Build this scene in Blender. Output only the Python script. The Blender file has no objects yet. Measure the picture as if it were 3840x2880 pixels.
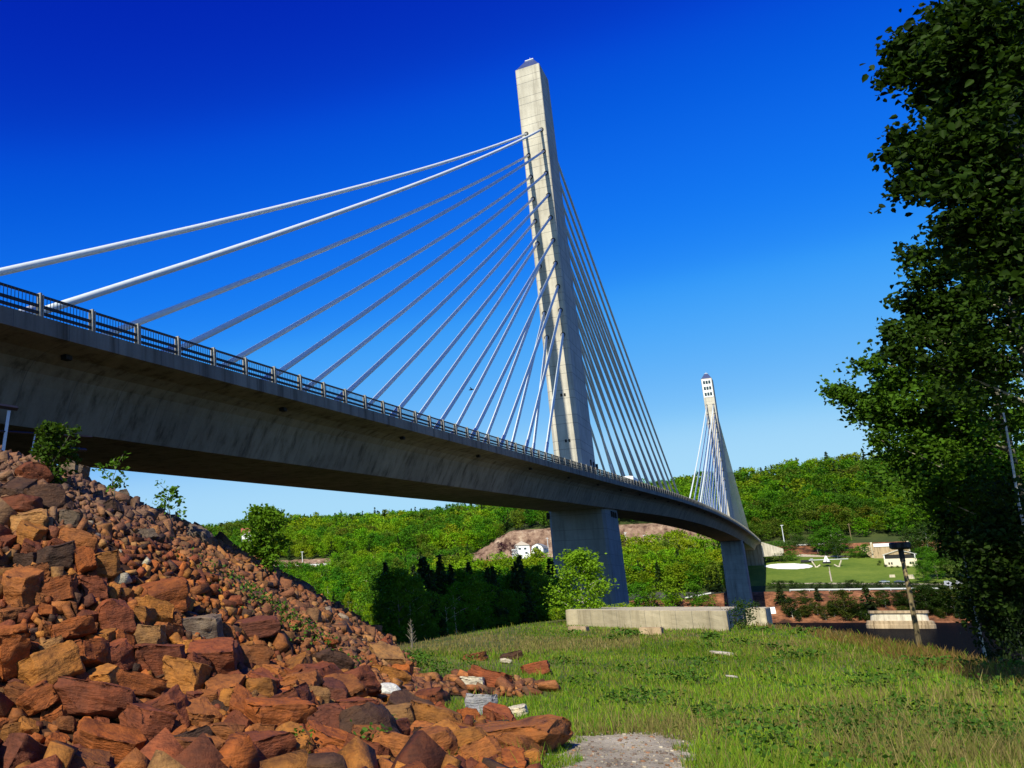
import bpy, bmesh, math, random
import numpy as np
from mathutils import Vector, Matrix, Quaternion

random.seed(11)
rng = np.random.default_rng(11)
S = bpy.context.scene
COL = S.collection

# ------------------------------------------------------------------ camera
# world: +Y runs along the bridge, +X to its right, z = 0 at eye height
FW = np.array([-0.55286043, 0.80248448, 0.22441925])
RT = np.array([0.82161155, 0.569882, -0.01374635])
UP = np.array([0.13892372, -0.17678564, 0.97439573])
CAM = np.array([36.163, 0.0, 0.0])
F, PX0, PY0 = 912.13, 178.15, 392.82
WATER = -13.2

cam = bpy.data.cameras.new("camera")
cam.sensor_width = 36.0
cam.lens = F / 1024 * 36.0
cam.shift_x = (512 - PX0) / 1024
cam.shift_y = (PY0 - 384) / 1024
cam.clip_end = 20000
cam.clip_start = 0.1
co = bpy.data.objects.new("camera", cam)
m3 = Matrix((RT, UP, -FW)).transposed()
co.matrix_world = Matrix.Translation(Vector(CAM)) @ m3.to_4x4()
COL.objects.link(co)
S.camera = co


def ray(px, py):
    return FW * F + RT * (px - PX0) + UP * (PY0 - py)


def proj(P):
    P = np.asarray(P, float) - CAM
    z = P @ FW
    return np.stack([PX0 + F * (P @ RT) / z, PY0 - F * (P @ UP) / z, z], -1)


def atY(px, py, y):
    v = ray(px, py)
    return CAM + v * (y / v[1])


def atX(px, py, x):
    v = ray(px, py)
    return CAM + v * ((x - CAM[0]) / v[0])


# ------------------------------------------------------------------ ground heights
LAWN = np.array([(60, -40), (46, 20), (41.4, 45), (38.9, 63), (35.5, 84), (30.6, 101), (25, 110), (12, 111),
                 (14, 80), (19, 45), (27, 20), (10, 2), (10, -40)], float)


def poly_dist(X, Y, P):
    """signed distance to polygon: negative inside"""
    X = np.asarray(X, float); Y = np.asarray(Y, float)
    d2 = np.full(X.shape, 1e18); ins = np.zeros(X.shape, bool)
    n = len(P)
    for i in range(n):
        ax, ay = P[i]; bx, by = P[(i + 1) % n]
        ex, ey = bx - ax, by - ay
        t = np.clip(((X - ax) * ex + (Y - ay) * ey) / (ex * ex + ey * ey), 0, 1)
        d2 = np.minimum(d2, (X - ax - t * ex) ** 2 + (Y - ay - t * ey) ** 2)
        c = ((ay > Y) != (by > Y))
        with np.errstate(divide='ignore', invalid='ignore'):
            xi = (bx - ax) * (Y - ay) / (by - ay + 1e-12) + ax
        ins ^= c & (X < xi)
    d = np.sqrt(d2)
    return np.where(ins, -d, d)


def vnoise(X, Y, s, seed=0):
    """cheap smooth value noise in [-1,1]"""
    X = np.asarray(X, float) / s + seed * 17.3; Y = np.asarray(Y, float) / s - seed * 9.7
    xi = np.floor(X).astype(np.int64); yi = np.floor(Y).astype(np.int64)
    fx = X - xi; fy = Y - yi
    fx = fx * fx * (3 - 2 * fx); fy = fy * fy * (3 - 2 * fy)

    def h(a, b):
        n = (a * 374761393 + b * 668265263 + seed * 1442695) & 0xFFFFFFFF
        n = ((n ^ (n >> 13)) * 1274126177) & 0xFFFFFFFF
        return ((n ^ (n >> 16)) & 0xFFFF) / 32767.5 - 1
    a = h(xi, yi) * (1 - fx) + h(xi + 1, yi) * fx
    b = h(xi, yi + 1) * (1 - fx) + h(xi + 1, yi + 1) * fx
    return a * (1 - fy) + b * fy


def smin(a, b, k):
    h = np.clip(0.5 + 0.5 * (b - a) / k, 0, 1)
    return b * (1 - h) + a * h - k * h * (1 - h)


def pile_d(X, Y):
    d1 = (X - 32) * -0.486 + (Y - 18) * 0.874 + 1.0
    d2 = (X - 32) * -0.9015 + (Y - 18) * -0.4327 + 0.25
    d3 = (X - 20) * -0.933 + (Y - 43) * -0.359
    d = smin(smin(d1, d2, 2.0), d3, 3.0)
    tongue = 1.6 - np.hypot((X - 25.4) * 0.46, (Y - 31.5) * 0.40) # low tongue of stones on the grass
    return d, tongue


def Hnear(X, Y):
    X = np.asarray(X, float); Y = np.asarray(Y, float)
    base = -3.0 + 0.006 * np.clip(Y - 20, 0, 90) + 0.10 * vnoise(X, Y, 9, 1) + 0.04 * vnoise(X, Y, 2.5, 2)
    d = np.maximum(poly_dist(X, Y, LAWN) - 0.5, 0)
    right = np.clip((X - 12) / 12, 0, 1)
    out = base - d * (0.10 + 0.34 * right * (d > 0)) - 0.0022 * np.maximum(d - 10, 0) ** 1.6 * (1 - right)
    out = np.maximum(out, -17.0)
    pd, tg = pile_d(X, Y)
    pile = -3.0 + 0.625 * pd + 0.25 * vnoise(X, Y, 4, 3)
    pile = smin(pile, np.full_like(pile, 5.7), 2.0)
    dc = np.hypot(X - CAM[0], Y); az = (CAM[0] - X) / np.maximum(Y, 0.5)
    pile = pile - 1.35 * (1 - sstep(dc, 24.0, 29.5)) * (1 - sstep(az, 0.70, 0.95)) * np.clip(pd / 4, 0, 1)
    out = np.maximum(out, np.where(pd > -8, pile, -99))
    out = np.maximum(out, np.where(tg > 0, -2.95 + 0.16 * tg, -99))
    # the bank drops into the river
    riv = WATER - 3 + np.clip(250 - Y, -1e9, 400) * 0.05
    out = np.where(Y > 118, np.minimum(out, -5.2 - (Y - 118) * 0.075 + 0.6 * vnoise(X, Y, 14, 5)), out)
    return np.maximum(out, -17.0)


# skyline of the far hill: (image x, image y of the tree tops)
SKY = [(-60, 540), (60, 538), (190, 534), (232, 529), (262, 525), (300, 521), (360, 519), (440, 515), (470, 511), (530, 505), (600, 498),
       (690, 487), (745, 477), (790, 470), (850, 463), (905, 456), (960, 452), (1030, 450), (1120, 452)]
RX = []; RZ = []
for (sx, sy) in SKY:
    p = atY(sx, sy, 1000.0)
    RX.append(p[0]); RZ.append(p[2] - 9.0)
RX = np.array(RX); RZ = np.array(RZ)


def sstep(x, a, b):
    t = np.clip((x - a) / (b - a), 0, 1)
    return t * t * (3 - 2 * t)


def Hfar(X, Y):
    X = np.asarray(X, float); Y = np.asarray(Y, float)
    R = np.interp(X, RX, RZ)
    yr = [470, 526, 534, 539, 557, 560, 572, 576, 592, 672, 684, 694, 708, 720]
    zr = [-20, -16, -13.6, -12.2, 0.2, 1.3, 1.5, 2.0, 4.6, 22.0, 26, 30.5, 30.8, 34]
    yl = [470, 526, 536, 545, 572, 610, 660, 680, 694, 698, 708, 720]
    zl = [-20, -16, -13.4, -8, 2, 12, 22, 27.5, 28, 33, 47, 50]
    a = np.interp(Y, yr, zr); b = np.interp(Y, yl, zl)
    w = sstep(X, -30, -6)
    # the rock face only stands between two X limits on the left
    nocl = sstep(X, -150, -185) + 0 * Y
    lowl = np.interp(Y, [694, 720], [28, 35])
    b = np.where(Y > 694, b * (1 - nocl) + lowl * nocl, b)
    f = a * w + b * (1 - w)
    z720 = 34 * w + (50 * (1 - nocl) + 35 * nocl) * (1 - w)
    t = np.clip((Y - 720) / 280, 0, 1)
    hill = z720 + (R - z720) * (1 - (1 - t) ** 1.25)
    hill = np.where(Y > 1000, R - (Y - 1000) * 0.10, hill)
    f = np.where(Y > 720, hill, f)
    rough = np.where(Y > 720, 3.0, 0.5) * vnoise(X, Y, 45, 7) + np.where(Y > 720, 1.0, 0.25) * vnoise(X, Y, 16, 8)
    crag = 1.6 * vnoise(X, Y * 0.25, 3.1, 11) + 1.0 * vnoise(X, Y * 0.4, 1.4, 12) + 1.4 * np.abs(vnoise(X * 0.5, Y, 2.2, 13))
    f = f + crag * sstep(Y, 693, 698) * (1 - sstep(Y, 709, 716)) * (1 - sstep(X, -12, -5))
    return f + np.where(Y > 530, rough, 0) * np.clip((1000 - Y) / 200, 0.15, 1)


def H(X, Y):
    return np.where(np.asarray(Y) < 360, Hnear(X, Y), Hfar(X, Y))


def hit(px, py, off=0.0, y0=2.0, y1=1100.0):
    """where the sight line through a pixel first meets the ground (+off)"""
    v = ray(px, py)
    ys = np.concatenate([np.arange(y0, 130, 0.15), np.arange(130, y1, 1.0)])
    P = CAM + v[None, :] * (ys / v[1])[:, None]
    g = H(P[:, 0], P[:, 1]) + off
    k = np.where(P[:, 2] < g)[0]
    if len(k) == 0:
        return P[-1]
    return P[k[0]]


def depth(p):
    return float((np.asarray(p) - CAM) @ FW)


# ------------------------------------------------------------------ object helpers
def tag(o, label=None, cat=None, group=None, kind=None):
    if label: o["label"] = label
    if cat: o["category"] = cat
    if group: o["group"] = group
    if kind: o["kind"] = kind
    return o


def empty(name, loc, label=None, cat=None, group=None, rz=0.0):
    o = bpy.data.objects.new(name, None)
    o.empty_display_size = 0.2
    o.location = Vector(loc); o.rotation_euler = (0, 0, rz)
    COL.objects.link(o)
    return tag(o, label, cat, group)


def link(name, me, mat=None, parent=None):
    o = bpy.data.objects.new(name, me)
    if mat is not None and len(me.materials) == 0:
        me.materials.append(mat)
    COL.objects.link(o)
    if parent is not None:
        o.parent = parent
    return o


class MB:
    """collects simple solids; build() links them as one mesh object"""
    def __init__(s):
        s.v = []; s.f = []

    def add(s, vs, fs):
        n = len(s.v)
        s.v += [tuple(map(float, p)) for p in vs]
        s.f += [tuple(i + n for i in f) for f in fs]
        return s

    def box(s, c, d, rz=0.0, top=1.0):
        cx, cy, cz = c; hx, hy, hz = d[0] / 2, d[1] / 2, d[2] / 2
        vs = []
        cr, sr = math.cos(rz), math.sin(rz)
        for z, k in ((-hz, 1.0), (hz, top)):
            for x, y in ((-hx, -hy), (hx, -hy), (hx, hy), (-hx, hy)):
                x *= k; y *= k
                vs.append((cx + x * cr - y * sr, cy + x * sr + y * cr, cz + z))
        return s.add(vs, [(3, 2, 1, 0), (4, 5, 6, 7), (0, 1, 5, 4), (1, 2, 6, 5), (2, 3, 7, 6), (3, 0, 4, 7)])

    def tube(s, pts, rad, sides=8, caps=True):
        pts = [np.asarray(p, float) for p in pts]
        if not hasattr(rad, '__len__'): rad = [rad] * len(pts)
        n0 = len(s.v)
        prev = None
        for i, p in enumerate(pts):
            a = pts[max(i - 1, 0)]; b = pts[min(i + 1, len(pts) - 1)]
            t = (b - a) / (np.linalg.norm(b - a) + 1e-9)
            if prev is None:
                r = np.cross(t, [0, 0, 1.0])
                if np.linalg.norm(r) < 1e-3: r = np.cross(t, [1.0, 0, 0])
            else:
                r = prev - t * (prev @ t)
            r /= np.linalg.norm(r) + 1e-9; prev = r
            u = np.cross(t, r)
            for k in range(sides):
                an = 2 * math.pi * k / sides
                q = p + (r * math.cos(an) + u * math.sin(an)) * rad[i]
                s.v.append(tuple(q))
        for i in range(len(pts) - 1):
            for k in range(sides):
                a = n0 + i * sides + k; b = n0 + i * sides + (k + 1) % sides
                s.f.append((a, b, b + sides, a + sides))
        if caps:
            s.f.append(tuple(n0 + k for k in reversed(range(sides))))
            e = n0 + (len(pts) - 1) * sides
            s.f.append(tuple(e + k for k in range(sides)))
        return s

    def mesh(s, name, mat, smooth=False):
        me = bpy.data.meshes.new(name)
        me.from_pydata(s.v, [], s.f)
        if mat is not None: me.materials.append(mat)
        if smooth: me.shade_smooth()
        me.update()
        return me

    def build(s, name, mat, parent=None, smooth=False, bevel=0.0):
        o = link(name, s.mesh(name, mat, smooth), None, parent)
        if bevel:
            b = o.modifiers.new("bevel", 'BEVEL'); b.width = bevel; b.segments = 2; b.limit_method = 'ANGLE'
        return o


def np_mesh(name, V, Fq, mat, col=None, smooth=False):
    """big mesh from arrays; Fq (n,3) or (n,4); col per-vertex rgb"""
    V = np.ascontiguousarray(V, np.float32); Fq = np.ascontiguousarray(Fq, np.int32)
    me = bpy.data.meshes.new(name)
    me.vertices.add(len(V)); me.vertices.foreach_set("co", V.ravel())
    k = Fq.shape[1]
    me.loops.add(Fq.size); me.loops.foreach_set("vertex_index", Fq.ravel())
    me.polygons.add(len(Fq))
    me.polygons.foreach_set("loop_start", np.arange(0, Fq.size, k, dtype=np.int32))
    if smooth: me.polygons.foreach_set("use_smooth", np.ones(len(Fq), bool))
    if col is not None:
        a = me.color_attributes.new("Col", 'FLOAT_COLOR', 'POINT')
        c = np.ones((len(V), 4), np.float32); c[:, :3] = col
        a.data.foreach_set("color", c.ravel())
    me.materials.append(mat)
    me.update(calc_edges=True)
    return me


def grid_mesh(name, xs, ys, fn, mat, smooth=True):
    Xg, Yg = np.meshgrid(xs, ys)
    Zg = fn(Xg, Yg)
    V = np.stack([Xg, Yg, Zg], -1).reshape(-1, 3)
    nx, ny = len(xs), len(ys)
    i = (np.arange(ny - 1)[:, None] * nx + np.arange(nx - 1)[None, :]).ravel()
    Fq = np.stack([i, i + 1, i + nx + 1, i + nx], -1)
    return np_mesh(name, V, Fq, mat, smooth=smooth)


# ------------------------------------------------------------------ materials
def nodes_of(name):
    m = bpy.data.materials.new(name); m.use_nodes = True
    nt = m.node_tree
    for n in list(nt.nodes): nt.nodes.remove(n)
    out = nt.nodes.new("ShaderNodeOutputMaterial")
    b = nt.nodes.new("ShaderNodeBsdfPrincipled")
    nt.links.new(b.outputs[0], out.inputs[0])
    return m, nt, b, out


def N(nt, t, **kw):
    n = nt.nodes.new(t)
    for k, v in kw.items(): setattr(n, k, v)
    return n


def noise(nt, scale, detail=4, rough=0.55, vec=None, stretch=None):
    n = N(nt, "ShaderNodeTexNoise"); n.inputs["Scale"].default_value = scale
    n.inputs["Detail"].default_value = detail; n.inputs["Roughness"].default_value = rough
    if vec is None:
        vec = N(nt, "ShaderNodeNewGeometry").outputs["Position"]
    if stretch:
        mp = N(nt, "ShaderNodeMapping"); mp.inputs["Scale"].default_value = stretch
        nt.links.new(vec, mp.inputs["Vector"]); vec = mp.outputs[0]
    nt.links.new(vec, n.inputs["Vector"])
    return n.outputs["Fac"]


def ramp(nt, fac, stops):
    r = N(nt, "ShaderNodeValToRGB")
    e = r.color_ramp.elements
    while len(e) > 1: e.remove(e[-1])
    e[0].position = stops[0][0]; e[0].color = (*stops[0][1], 1)
    for p, c in stops[1:]:
        k = e.new(p); k.color = (*c, 1)
    nt.links.new(fac, r.inputs[0])
    return r.outputs[0]


def mix(nt, a, b, fac, mode='MIX'):
    m = N(nt, "ShaderNodeMix", data_type='RGBA', blend_type=mode)
    for s, v in ((6, a), (7, b)):
        if isinstance(v, (tuple, list)): m.inputs[s].default_value = (*v[:3], 1)
        else: nt.links.new(v, m.inputs[s])
    if isinstance(fac, (int, float)): m.inputs[0].default_value = fac
    else: nt.links.new(fac, m.inputs[0])
    return m.outputs[2]


def math_(nt, op, a, b=None):
    n = N(nt, "ShaderNodeMath", operation=op)
    for i, v in enumerate((a, b)):
        if v is None: continue
        if isinstance(v, (int, float)): n.inputs[i].default_value = v
        else: nt.links.new(v, n.inputs[i])
    return n.outputs[0]


def bump(nt, b, h, strength=0.4, dist=0.1):
    n = N(nt, "ShaderNodeBump"); n.inputs["Strength"].default_value = strength
    n.inputs["Distance"].default_value = dist
    nt.links.new(h, n.inputs["Height"]); nt.links.new(n.outputs[0], b.inputs["Normal"])


def setc(nt, b, v, rough=0.8, spec=0.3, metal=0.0):
    if isinstance(v, (tuple, list)): b.inputs["Base Color"].default_value = (*v, 1)
    else: nt.links.new(v, b.inputs["Base Color"])
    b.inputs["Roughness"].default_value = rough
    b.inputs["Specular IOR Level"].default_value = spec
    b.inputs["Metallic"].default_value = metal


def plain(name, c, rough=0.7, var=0.12, scale=3.0, spec=0.3, metal=0.0):
    m, nt, b, o = nodes_of(name)
    f = noise(nt, scale, 5)
    lo = tuple(x * (1 - var) for x in c); hi = tuple(min(1, x * (1 + var)) for x in c)
    setc(nt, b, ramp(nt, f, [(0.3, lo), (0.7, hi)]), rough, spec, metal)
    return m


def concrete(name, c, joints=None, streak=0.25, vjoint=None):
    m, nt, b, o = nodes_of(name)
    pos = N(nt, "ShaderNodeNewGeometry").outputs["Position"]
    big = noise(nt, 0.22, 5, 0.6, pos)
    st = noise(nt, 1.0, 6, 0.65, pos, (1.1, 1.1, 0.06))
    fine = noise(nt, 6.0, 5, 0.7, pos)
    c1 = tuple(x * 0.78 for x in c); c2 = tuple(min(1, x * 1.14) for x in c)
    colr = ramp(nt, big, [(0.3, c1), (0.7, c2)])
    colr = mix(nt, colr, ramp(nt, st, [(0.34, (0.38, 0.36, 0.33)), (0.46, (0.85, 0.84, 0.82)), (0.54, (1, 1, 1)), (0.68, (1.12, 1.12, 1.1))]), streak * 2.0, 'MULTIPLY')
    colr = mix(nt, colr, ramp(nt, fine, [(0.3, (0.8, 0.8, 0.8)), (0.65, (1.06, 1.06, 1.06))]), 0.5, 'MULTIPLY')
    sep = N(nt, "ShaderNodeSeparateXYZ"); nt.links.new(pos, sep.inputs[0])
    if joints:
        for (per, off, wid) in joints:
            fr = math_(nt, 'FRACT', math_(nt, 'DIVIDE', math_(nt, 'ADD', sep.outputs[2], off), per))
            ln = math_(nt, 'LESS_THAN', fr, wid / per)
            colr = mix(nt, colr, (0.10, 0.10, 0.10), math_(nt, 'MULTIPLY', ln, 0.75))
    if vjoint:
        ax, per, wid = vjoint
        fr = math_(nt, 'FRACT', math_(nt, 'DIVIDE', math_(nt, 'ADD', sep.outputs[ax], 500.0), per))
        ln = math_(nt, 'LESS_THAN', fr, wid / per)
        colr = mix(nt, colr, (0.08, 0.08, 0.08), math_(nt, 'MULTIPLY', ln, 0.7))
        # each cast segment has its own slight tone
        idx = math_(nt, 'FLOOR', math_(nt, 'DIVIDE', math_(nt, 'ADD', sep.outputs[ax], 500.0), per))
        wn = N(nt, "ShaderNodeTexWhiteNoise", noise_dimensions='1D'); nt.links.new(idx, wn.inputs["W"])
        colr = mix(nt, colr, ramp(nt, wn.outputs[0], [(0, (0.80, 0.80, 0.82)), (1, (1.08, 1.08, 1.05))]), 0.6, 'MULTIPLY')
    setc(nt, b, colr, 0.88, 0.2)
    bump(nt, b, fine, 0.15, 0.05)
    return m


def leafmat(name, trans=0.35):
    m, nt, b, out = nodes_of(name)
    a = N(nt, "ShaderNodeAttribute"); a.attribute_name = "Col"
    oi = N(nt, "ShaderNodeObjectInfo")
    c = mix(nt, a.outputs["Color"], oi.outputs["Color"], 1.0, 'MULTIPLY')
    setc(nt, b, c, 0.55, 0.08)
    tr = N(nt, "ShaderNodeBsdfTranslucent")
    nt.links.new(mix(nt, c, (1.0, 1.0, 0.35), 1.0, 'MULTIPLY'), tr.inputs[0])
    mx = N(nt, "ShaderNodeMixShader"); mx.inputs[0].default_value = trans
    nt.links.new(b.outputs[0], mx.inputs[1]); nt.links.new(tr.outputs[0], mx.inputs[2])
    nt.links.new(mx.outputs[0], out.inputs[0])
    return m


def rockmat(name):
    m, nt, b, out = nodes_of(name)
    a = N(nt, "ShaderNodeAttribute"); a.attribute_name = "Col"
    oi = N(nt, "ShaderNodeObjectInfo")
    tc = N(nt, "ShaderNodeTexCoord")
    pos = N(nt, "ShaderNodeNewGeometry").outputs["Position"]
    c = mix(nt, a.outputs["Color"], oi.outputs["Color"], 1.0, 'MULTIPLY')
    n1 = noise(nt, 1.7, 6, 0.65, pos)
    n2 = noise(nt, 7.0, 6, 0.7, pos)
    n3 = noise(nt, 3.2, 5, 0.6, tc.outputs["Object"], (1, 1, 3.5))
    c = mix(nt, c, ramp(nt, n1, [(0.30, (0.40, 0.33, 0.32)), (0.50, (0.95, 0.95, 0.95)), (0.72, (1.35, 1.22, 0.95))]), 0.85, 'MULTIPLY')
    c = mix(nt, c, ramp(nt, n3, [(0.30, (0.50, 0.42, 0.42)), (0.52, (1, 1, 1)), (0.75, (1.25, 1.12, 0.9))]), 0.7, 'MULTIPLY')
    c = mix(nt, c, ramp(nt, n2, [(0.28, (0.55, 0.5, 0.5)), (0.5, (1, 1, 1)), (0.72, (1.2, 1.15, 1.05))]), 0.7, 'MULTIPLY')
    setc(nt, b, c, 0.75, 0.35)
    h = math_(nt, 'ADD', math_(nt, 'MULTIPLY', n3, 0.6), math_(nt, 'MULTIPLY', n2, 0.5))
    bump(nt, b, h, 0.75, 0.14)
    return m


M = {}
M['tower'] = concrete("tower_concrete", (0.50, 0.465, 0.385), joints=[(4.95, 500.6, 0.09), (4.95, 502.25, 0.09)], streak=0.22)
M['pier'] = concrete("pier_concrete", (0.20, 0.215, 0.215), joints=[(4.7, 500.0, 0.08), (4.7, 501.9, 0.08)], streak=0.3)  # colour lowered so that it carries the shade on the pier's faces
M['girder'] = concrete("girder_concrete", (0.215, 0.195, 0.155), streak=0.45, vjoint=(1, 3.66, 0.05))  # weathered concrete darkened further to stand in for shade on the girder
M['block'] = concrete("old_concrete", (0.50, 0.43, 0.30), streak=0.30, vjoint=(0, 1.25, 0.03))
M['pale'] = concrete("pale_concrete", (0.62, 0.55, 0.42), streak=0.30)
M['stained'] = concrete("stained_concrete", (0.42, 0.31, 0.19), streak=0.5)
M['cable'] = plain("cable_sheath", (0.62, 0.67, 0.65), 0.45, 0.05, 2.0, 0.4)
M['collar'] = plain("black_rubber", (0.012, 0.012, 0.014), 0.6)
M['rail'] = plain("dark_bronze", (0.016, 0.016, 0.018), 0.55)
M['post'] = plain("weathered_post", (0.28, 0.27, 0.24), 0.8, 0.2, 9)
M['asphalt'] = plain("asphalt", (0.05, 0.05, 0.05), 0.9)
M['white'] = plain("white_paint", (0.78, 0.78, 0.77), 0.5, 0.04)
M['cream'] = plain("cream_paint", (0.70, 0.62, 0.45), 0.7, 0.08)
M['dark'] = plain("dark_recess", (0.015, 0.015, 0.016), 0.8)
M['black'] = plain("black_paint", (0.02, 0.02, 0.022), 0.35)
M['glass'] = plain("window_glass", (0.03, 0.05, 0.06), 0.08, 0.1, 1.0, 0.6)
M['bluecap'] = plain("spire_glass", (0.06, 0.08, 0.16), 0.25, 0.1, 1.0, 0.6)
M['roofgrey'] = plain("grey_roof", (0.24, 0.25, 0.27), 0.7)
M['roofred'] = plain("red_roof", (0.32, 0.08, 0.06), 0.7)
M['rooftan'] = plain("tan_shingles", (0.42, 0.36, 0.28), 0.85)
M['metal'] = plain("galvanised_steel", (0.55, 0.57, 0.58), 0.45, 0.08, 4, 0.5)
M['wood'] = None
M['birch'] = None
M['leaf'] = leafmat("leaves", 0.38)
M['needle'] = leafmat("needles", 0.12)
M['grass'] = leafmat("grass_blades", 0.30)
M['rock'] = rockmat("quarried_rock")


def barkmat(name, c1, c2, stretch, thr=0.5):
    m, nt, b, o = nodes_of(name)
    pos = N(nt, "ShaderNodeNewGeometry").outputs["Position"]
    f = noise(nt, 5.0, 6, 0.7, pos, stretch)
    setc(nt, b, ramp(nt, f, [(thr - 0.12, c1), (thr + 0.1, c2)]), 0.85, 0.2)
    bump(nt, b, f, 0.5, 0.03)
    return m


M['bark'] = barkmat("grey_bark", (0.05, 0.045, 0.035), (0.20, 0.18, 0.14), (1, 1, 0.35))
M['limb'] = barkmat("pale_limbs", (0.16, 0.14, 0.10), (0.42, 0.37, 0.28), (1, 1, 0.5))
M['birch'] = barkmat("white_bark", (0.05, 0.045, 0.04), (0.62, 0.57, 0.48), (0.5, 0.5, 2.2), 0.38)
M['wood'] = barkmat("weathered_wood", (0.07, 0.055, 0.03), (0.26, 0.20, 0.10), (2.5, 2.5, 0.12))


def groundmat(name, stops, s1, s2, rough=0.95, bumps=0.5, bd=0.08):
    m, nt, b, o = nodes_of(name)
    pos = N(nt, "ShaderNodeNewGeometry").outputs["Position"]
    a = noise(nt, s1, 6, 0.6, pos); c = noise(nt, s2, 5, 0.7, pos)
    f = math_(nt, 'ADD', math_(nt, 'MULTIPLY', a, 0.6), math_(nt, 'MULTIPLY', c, 0.4))
    setc(nt, b, ramp(nt, f, stops), rough, 0.15)
    bump(nt, b, c, bumps, bd)
    return m


M['soil'] = groundmat("lawn_soil", [(0.36, (0.035, 0.055, 0.012)), (0.5, (0.075, 0.085, 0.025)), (0.62, (0.16, 0.13, 0.06))], 0.18, 3.0)
M['rubblesoil'] = groundmat("rubble_soil", [(0.36, (0.018, 0.009, 0.006)), (0.6, (0.07, 0.030, 0.014))], 0.8, 6.0)  # soil darkened to stand in for deep shade between the stones
M['gravel'] = groundmat("gravel", [(0.36, (0.16, 0.13, 0.10)), (0.48, (0.33, 0.28, 0.21)), (0.56, (0.43, 0.37, 0.28)), (0.66, (0.56, 0.5, 0.4))], 0.9, 16.0, bumps=1.0, bd=0.06)
M['farlawn'] = groundmat("mown_lawn", [(0.35, (0.06, 0.11, 0.012)), (0.65, (0.14, 0.185, 0.025))], 0.06, 0.5)
M['farsoil'] = groundmat("forest_floor", [(0.35, (0.022, 0.040, 0.010)), (0.65, (0.06, 0.075, 0.02))], 0.05, 0.5)
M['redbank'] = groundmat("red_earth_bank", [(0.40, (0.045, 0.022, 0.014)), (0.5, (0.17, 0.068, 0.033)), (0.62, (0.32, 0.14, 0.07))], 0.12, 0.6, bumps=0.9, bd=0.5)
M['cliff'] = groundmat("rock_cut", [(0.40, (0.07, 0.035, 0.025)), (0.48, (0.20, 0.125, 0.085)), (0.54, (0.27, 0.175, 0.12)), (0.62, (0.40, 0.30, 0.21))], 0.10, 0.35, bumps=1.0, bd=1.2)
M['pad'] = plain("white_gravel", (0.80, 0.78, 0.72), 0.9, 0.05)
M['path'] = plain("worn_path", (0.38, 0.32, 0.24), 0.95, 0.15)
M['rosa'] = plain("faded_pink_paint", (0.45, 0.28, 0.25), 0.8)


def watermat():
    m, nt, b, o = nodes_of("river_water")
    pos = N(nt, "ShaderNodeNewGeometry").outputs["Position"]
    n = noise(nt, 0.5, 5, 0.6, pos)
    setc(nt, b, (0.004, 0.005, 0.008), 0.2, 0.015)
    b.inputs["IOR"].default_value = 1.012
    bump(nt, b, n, 0.10, 0.2)
    return m


M['water'] = watermat()
# ================================================================== SETTING SHEETS
def nu(*segs):
    out = []
    for a, b, st in segs:
        out += list(np.arange(a, b, st))
    return np.array(out + [segs[-1][1]])


xs = nu((-400, -60, 20), (-60, -16, 4), (-16, 50, 0.5), (50, 80, 2), (80, 300, 20))
ys = nu((-60, 0, 4), (0, 100, 0.5), (100, 150, 2), (150, 320, 12))
link("ground", grid_mesh("ground", xs, ys, Hnear, M['soil']))["kind"] = "structure"

ME_WATER = MB().add([(-4000, 120, WATER), (4000, 120, WATER), (4000, 640, WATER), (-4000, 640, WATER)], [(0, 1, 2, 3)])
ME_WATER.build("river", M['water'])["kind"] = "structure"
# far land: shore bank, lawn slope, rock cut, forest floor
xf = nu((-3500, -900, 200), (-900, -200, 16), (-200, 200, 4), (200, 400, 20), (400, 3500, 200))


def strip(name, y0, y1, st, mat, x0=-3500, x1=3500, off=0.0, xx=None):
    xx = xf[(xf >= x0) & (xf <= x1)] if xx is None else xx
    yy = np.concatenate([np.arange(y0, y1, st), [y1]])
    o = link(name, grid_mesh(name, xx, yy, lambda X, Y: Hfar(X, Y) + off, mat))
    o["kind"] = "structure"
    return o


strip("far_shore", 470, 560, 2.0, M['redbank'])
strip("riverside_terrace", 560, 592, 2.0, M['farsoil'])
strip("lawn_slope", 592, 676, 3.0, M['farlawn'], -4, 3500)
strip("wooded_slope", 592, 676, 3.0, M['farsoil'], -3500, -4)
strip("upper_bank", 676, 692, 2.0, M['redbank'])
strip("rock_cut", 692, 720, 0.7, M['cliff'], xx=nu((-3500, -900, 200), (-900, -200, 16), (-200, -4, 1.0)))
strip("upper_slope", 692, 720, 2.0, M['farsoil'], -4, 3500)
strip("hillside", 720, 1240, 12.0, M['farsoil'])
# a big base sheet that carries the land out to the horizon
gb = MB().add([(-9000, -3000, -30), (9000, -3000, -30), (9000, 12000, -30), (-9000, 12000, -30)], [(0, 1, 2, 3)])
gb.build("land", M['farsoil'])["kind"] = "structure"

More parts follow.
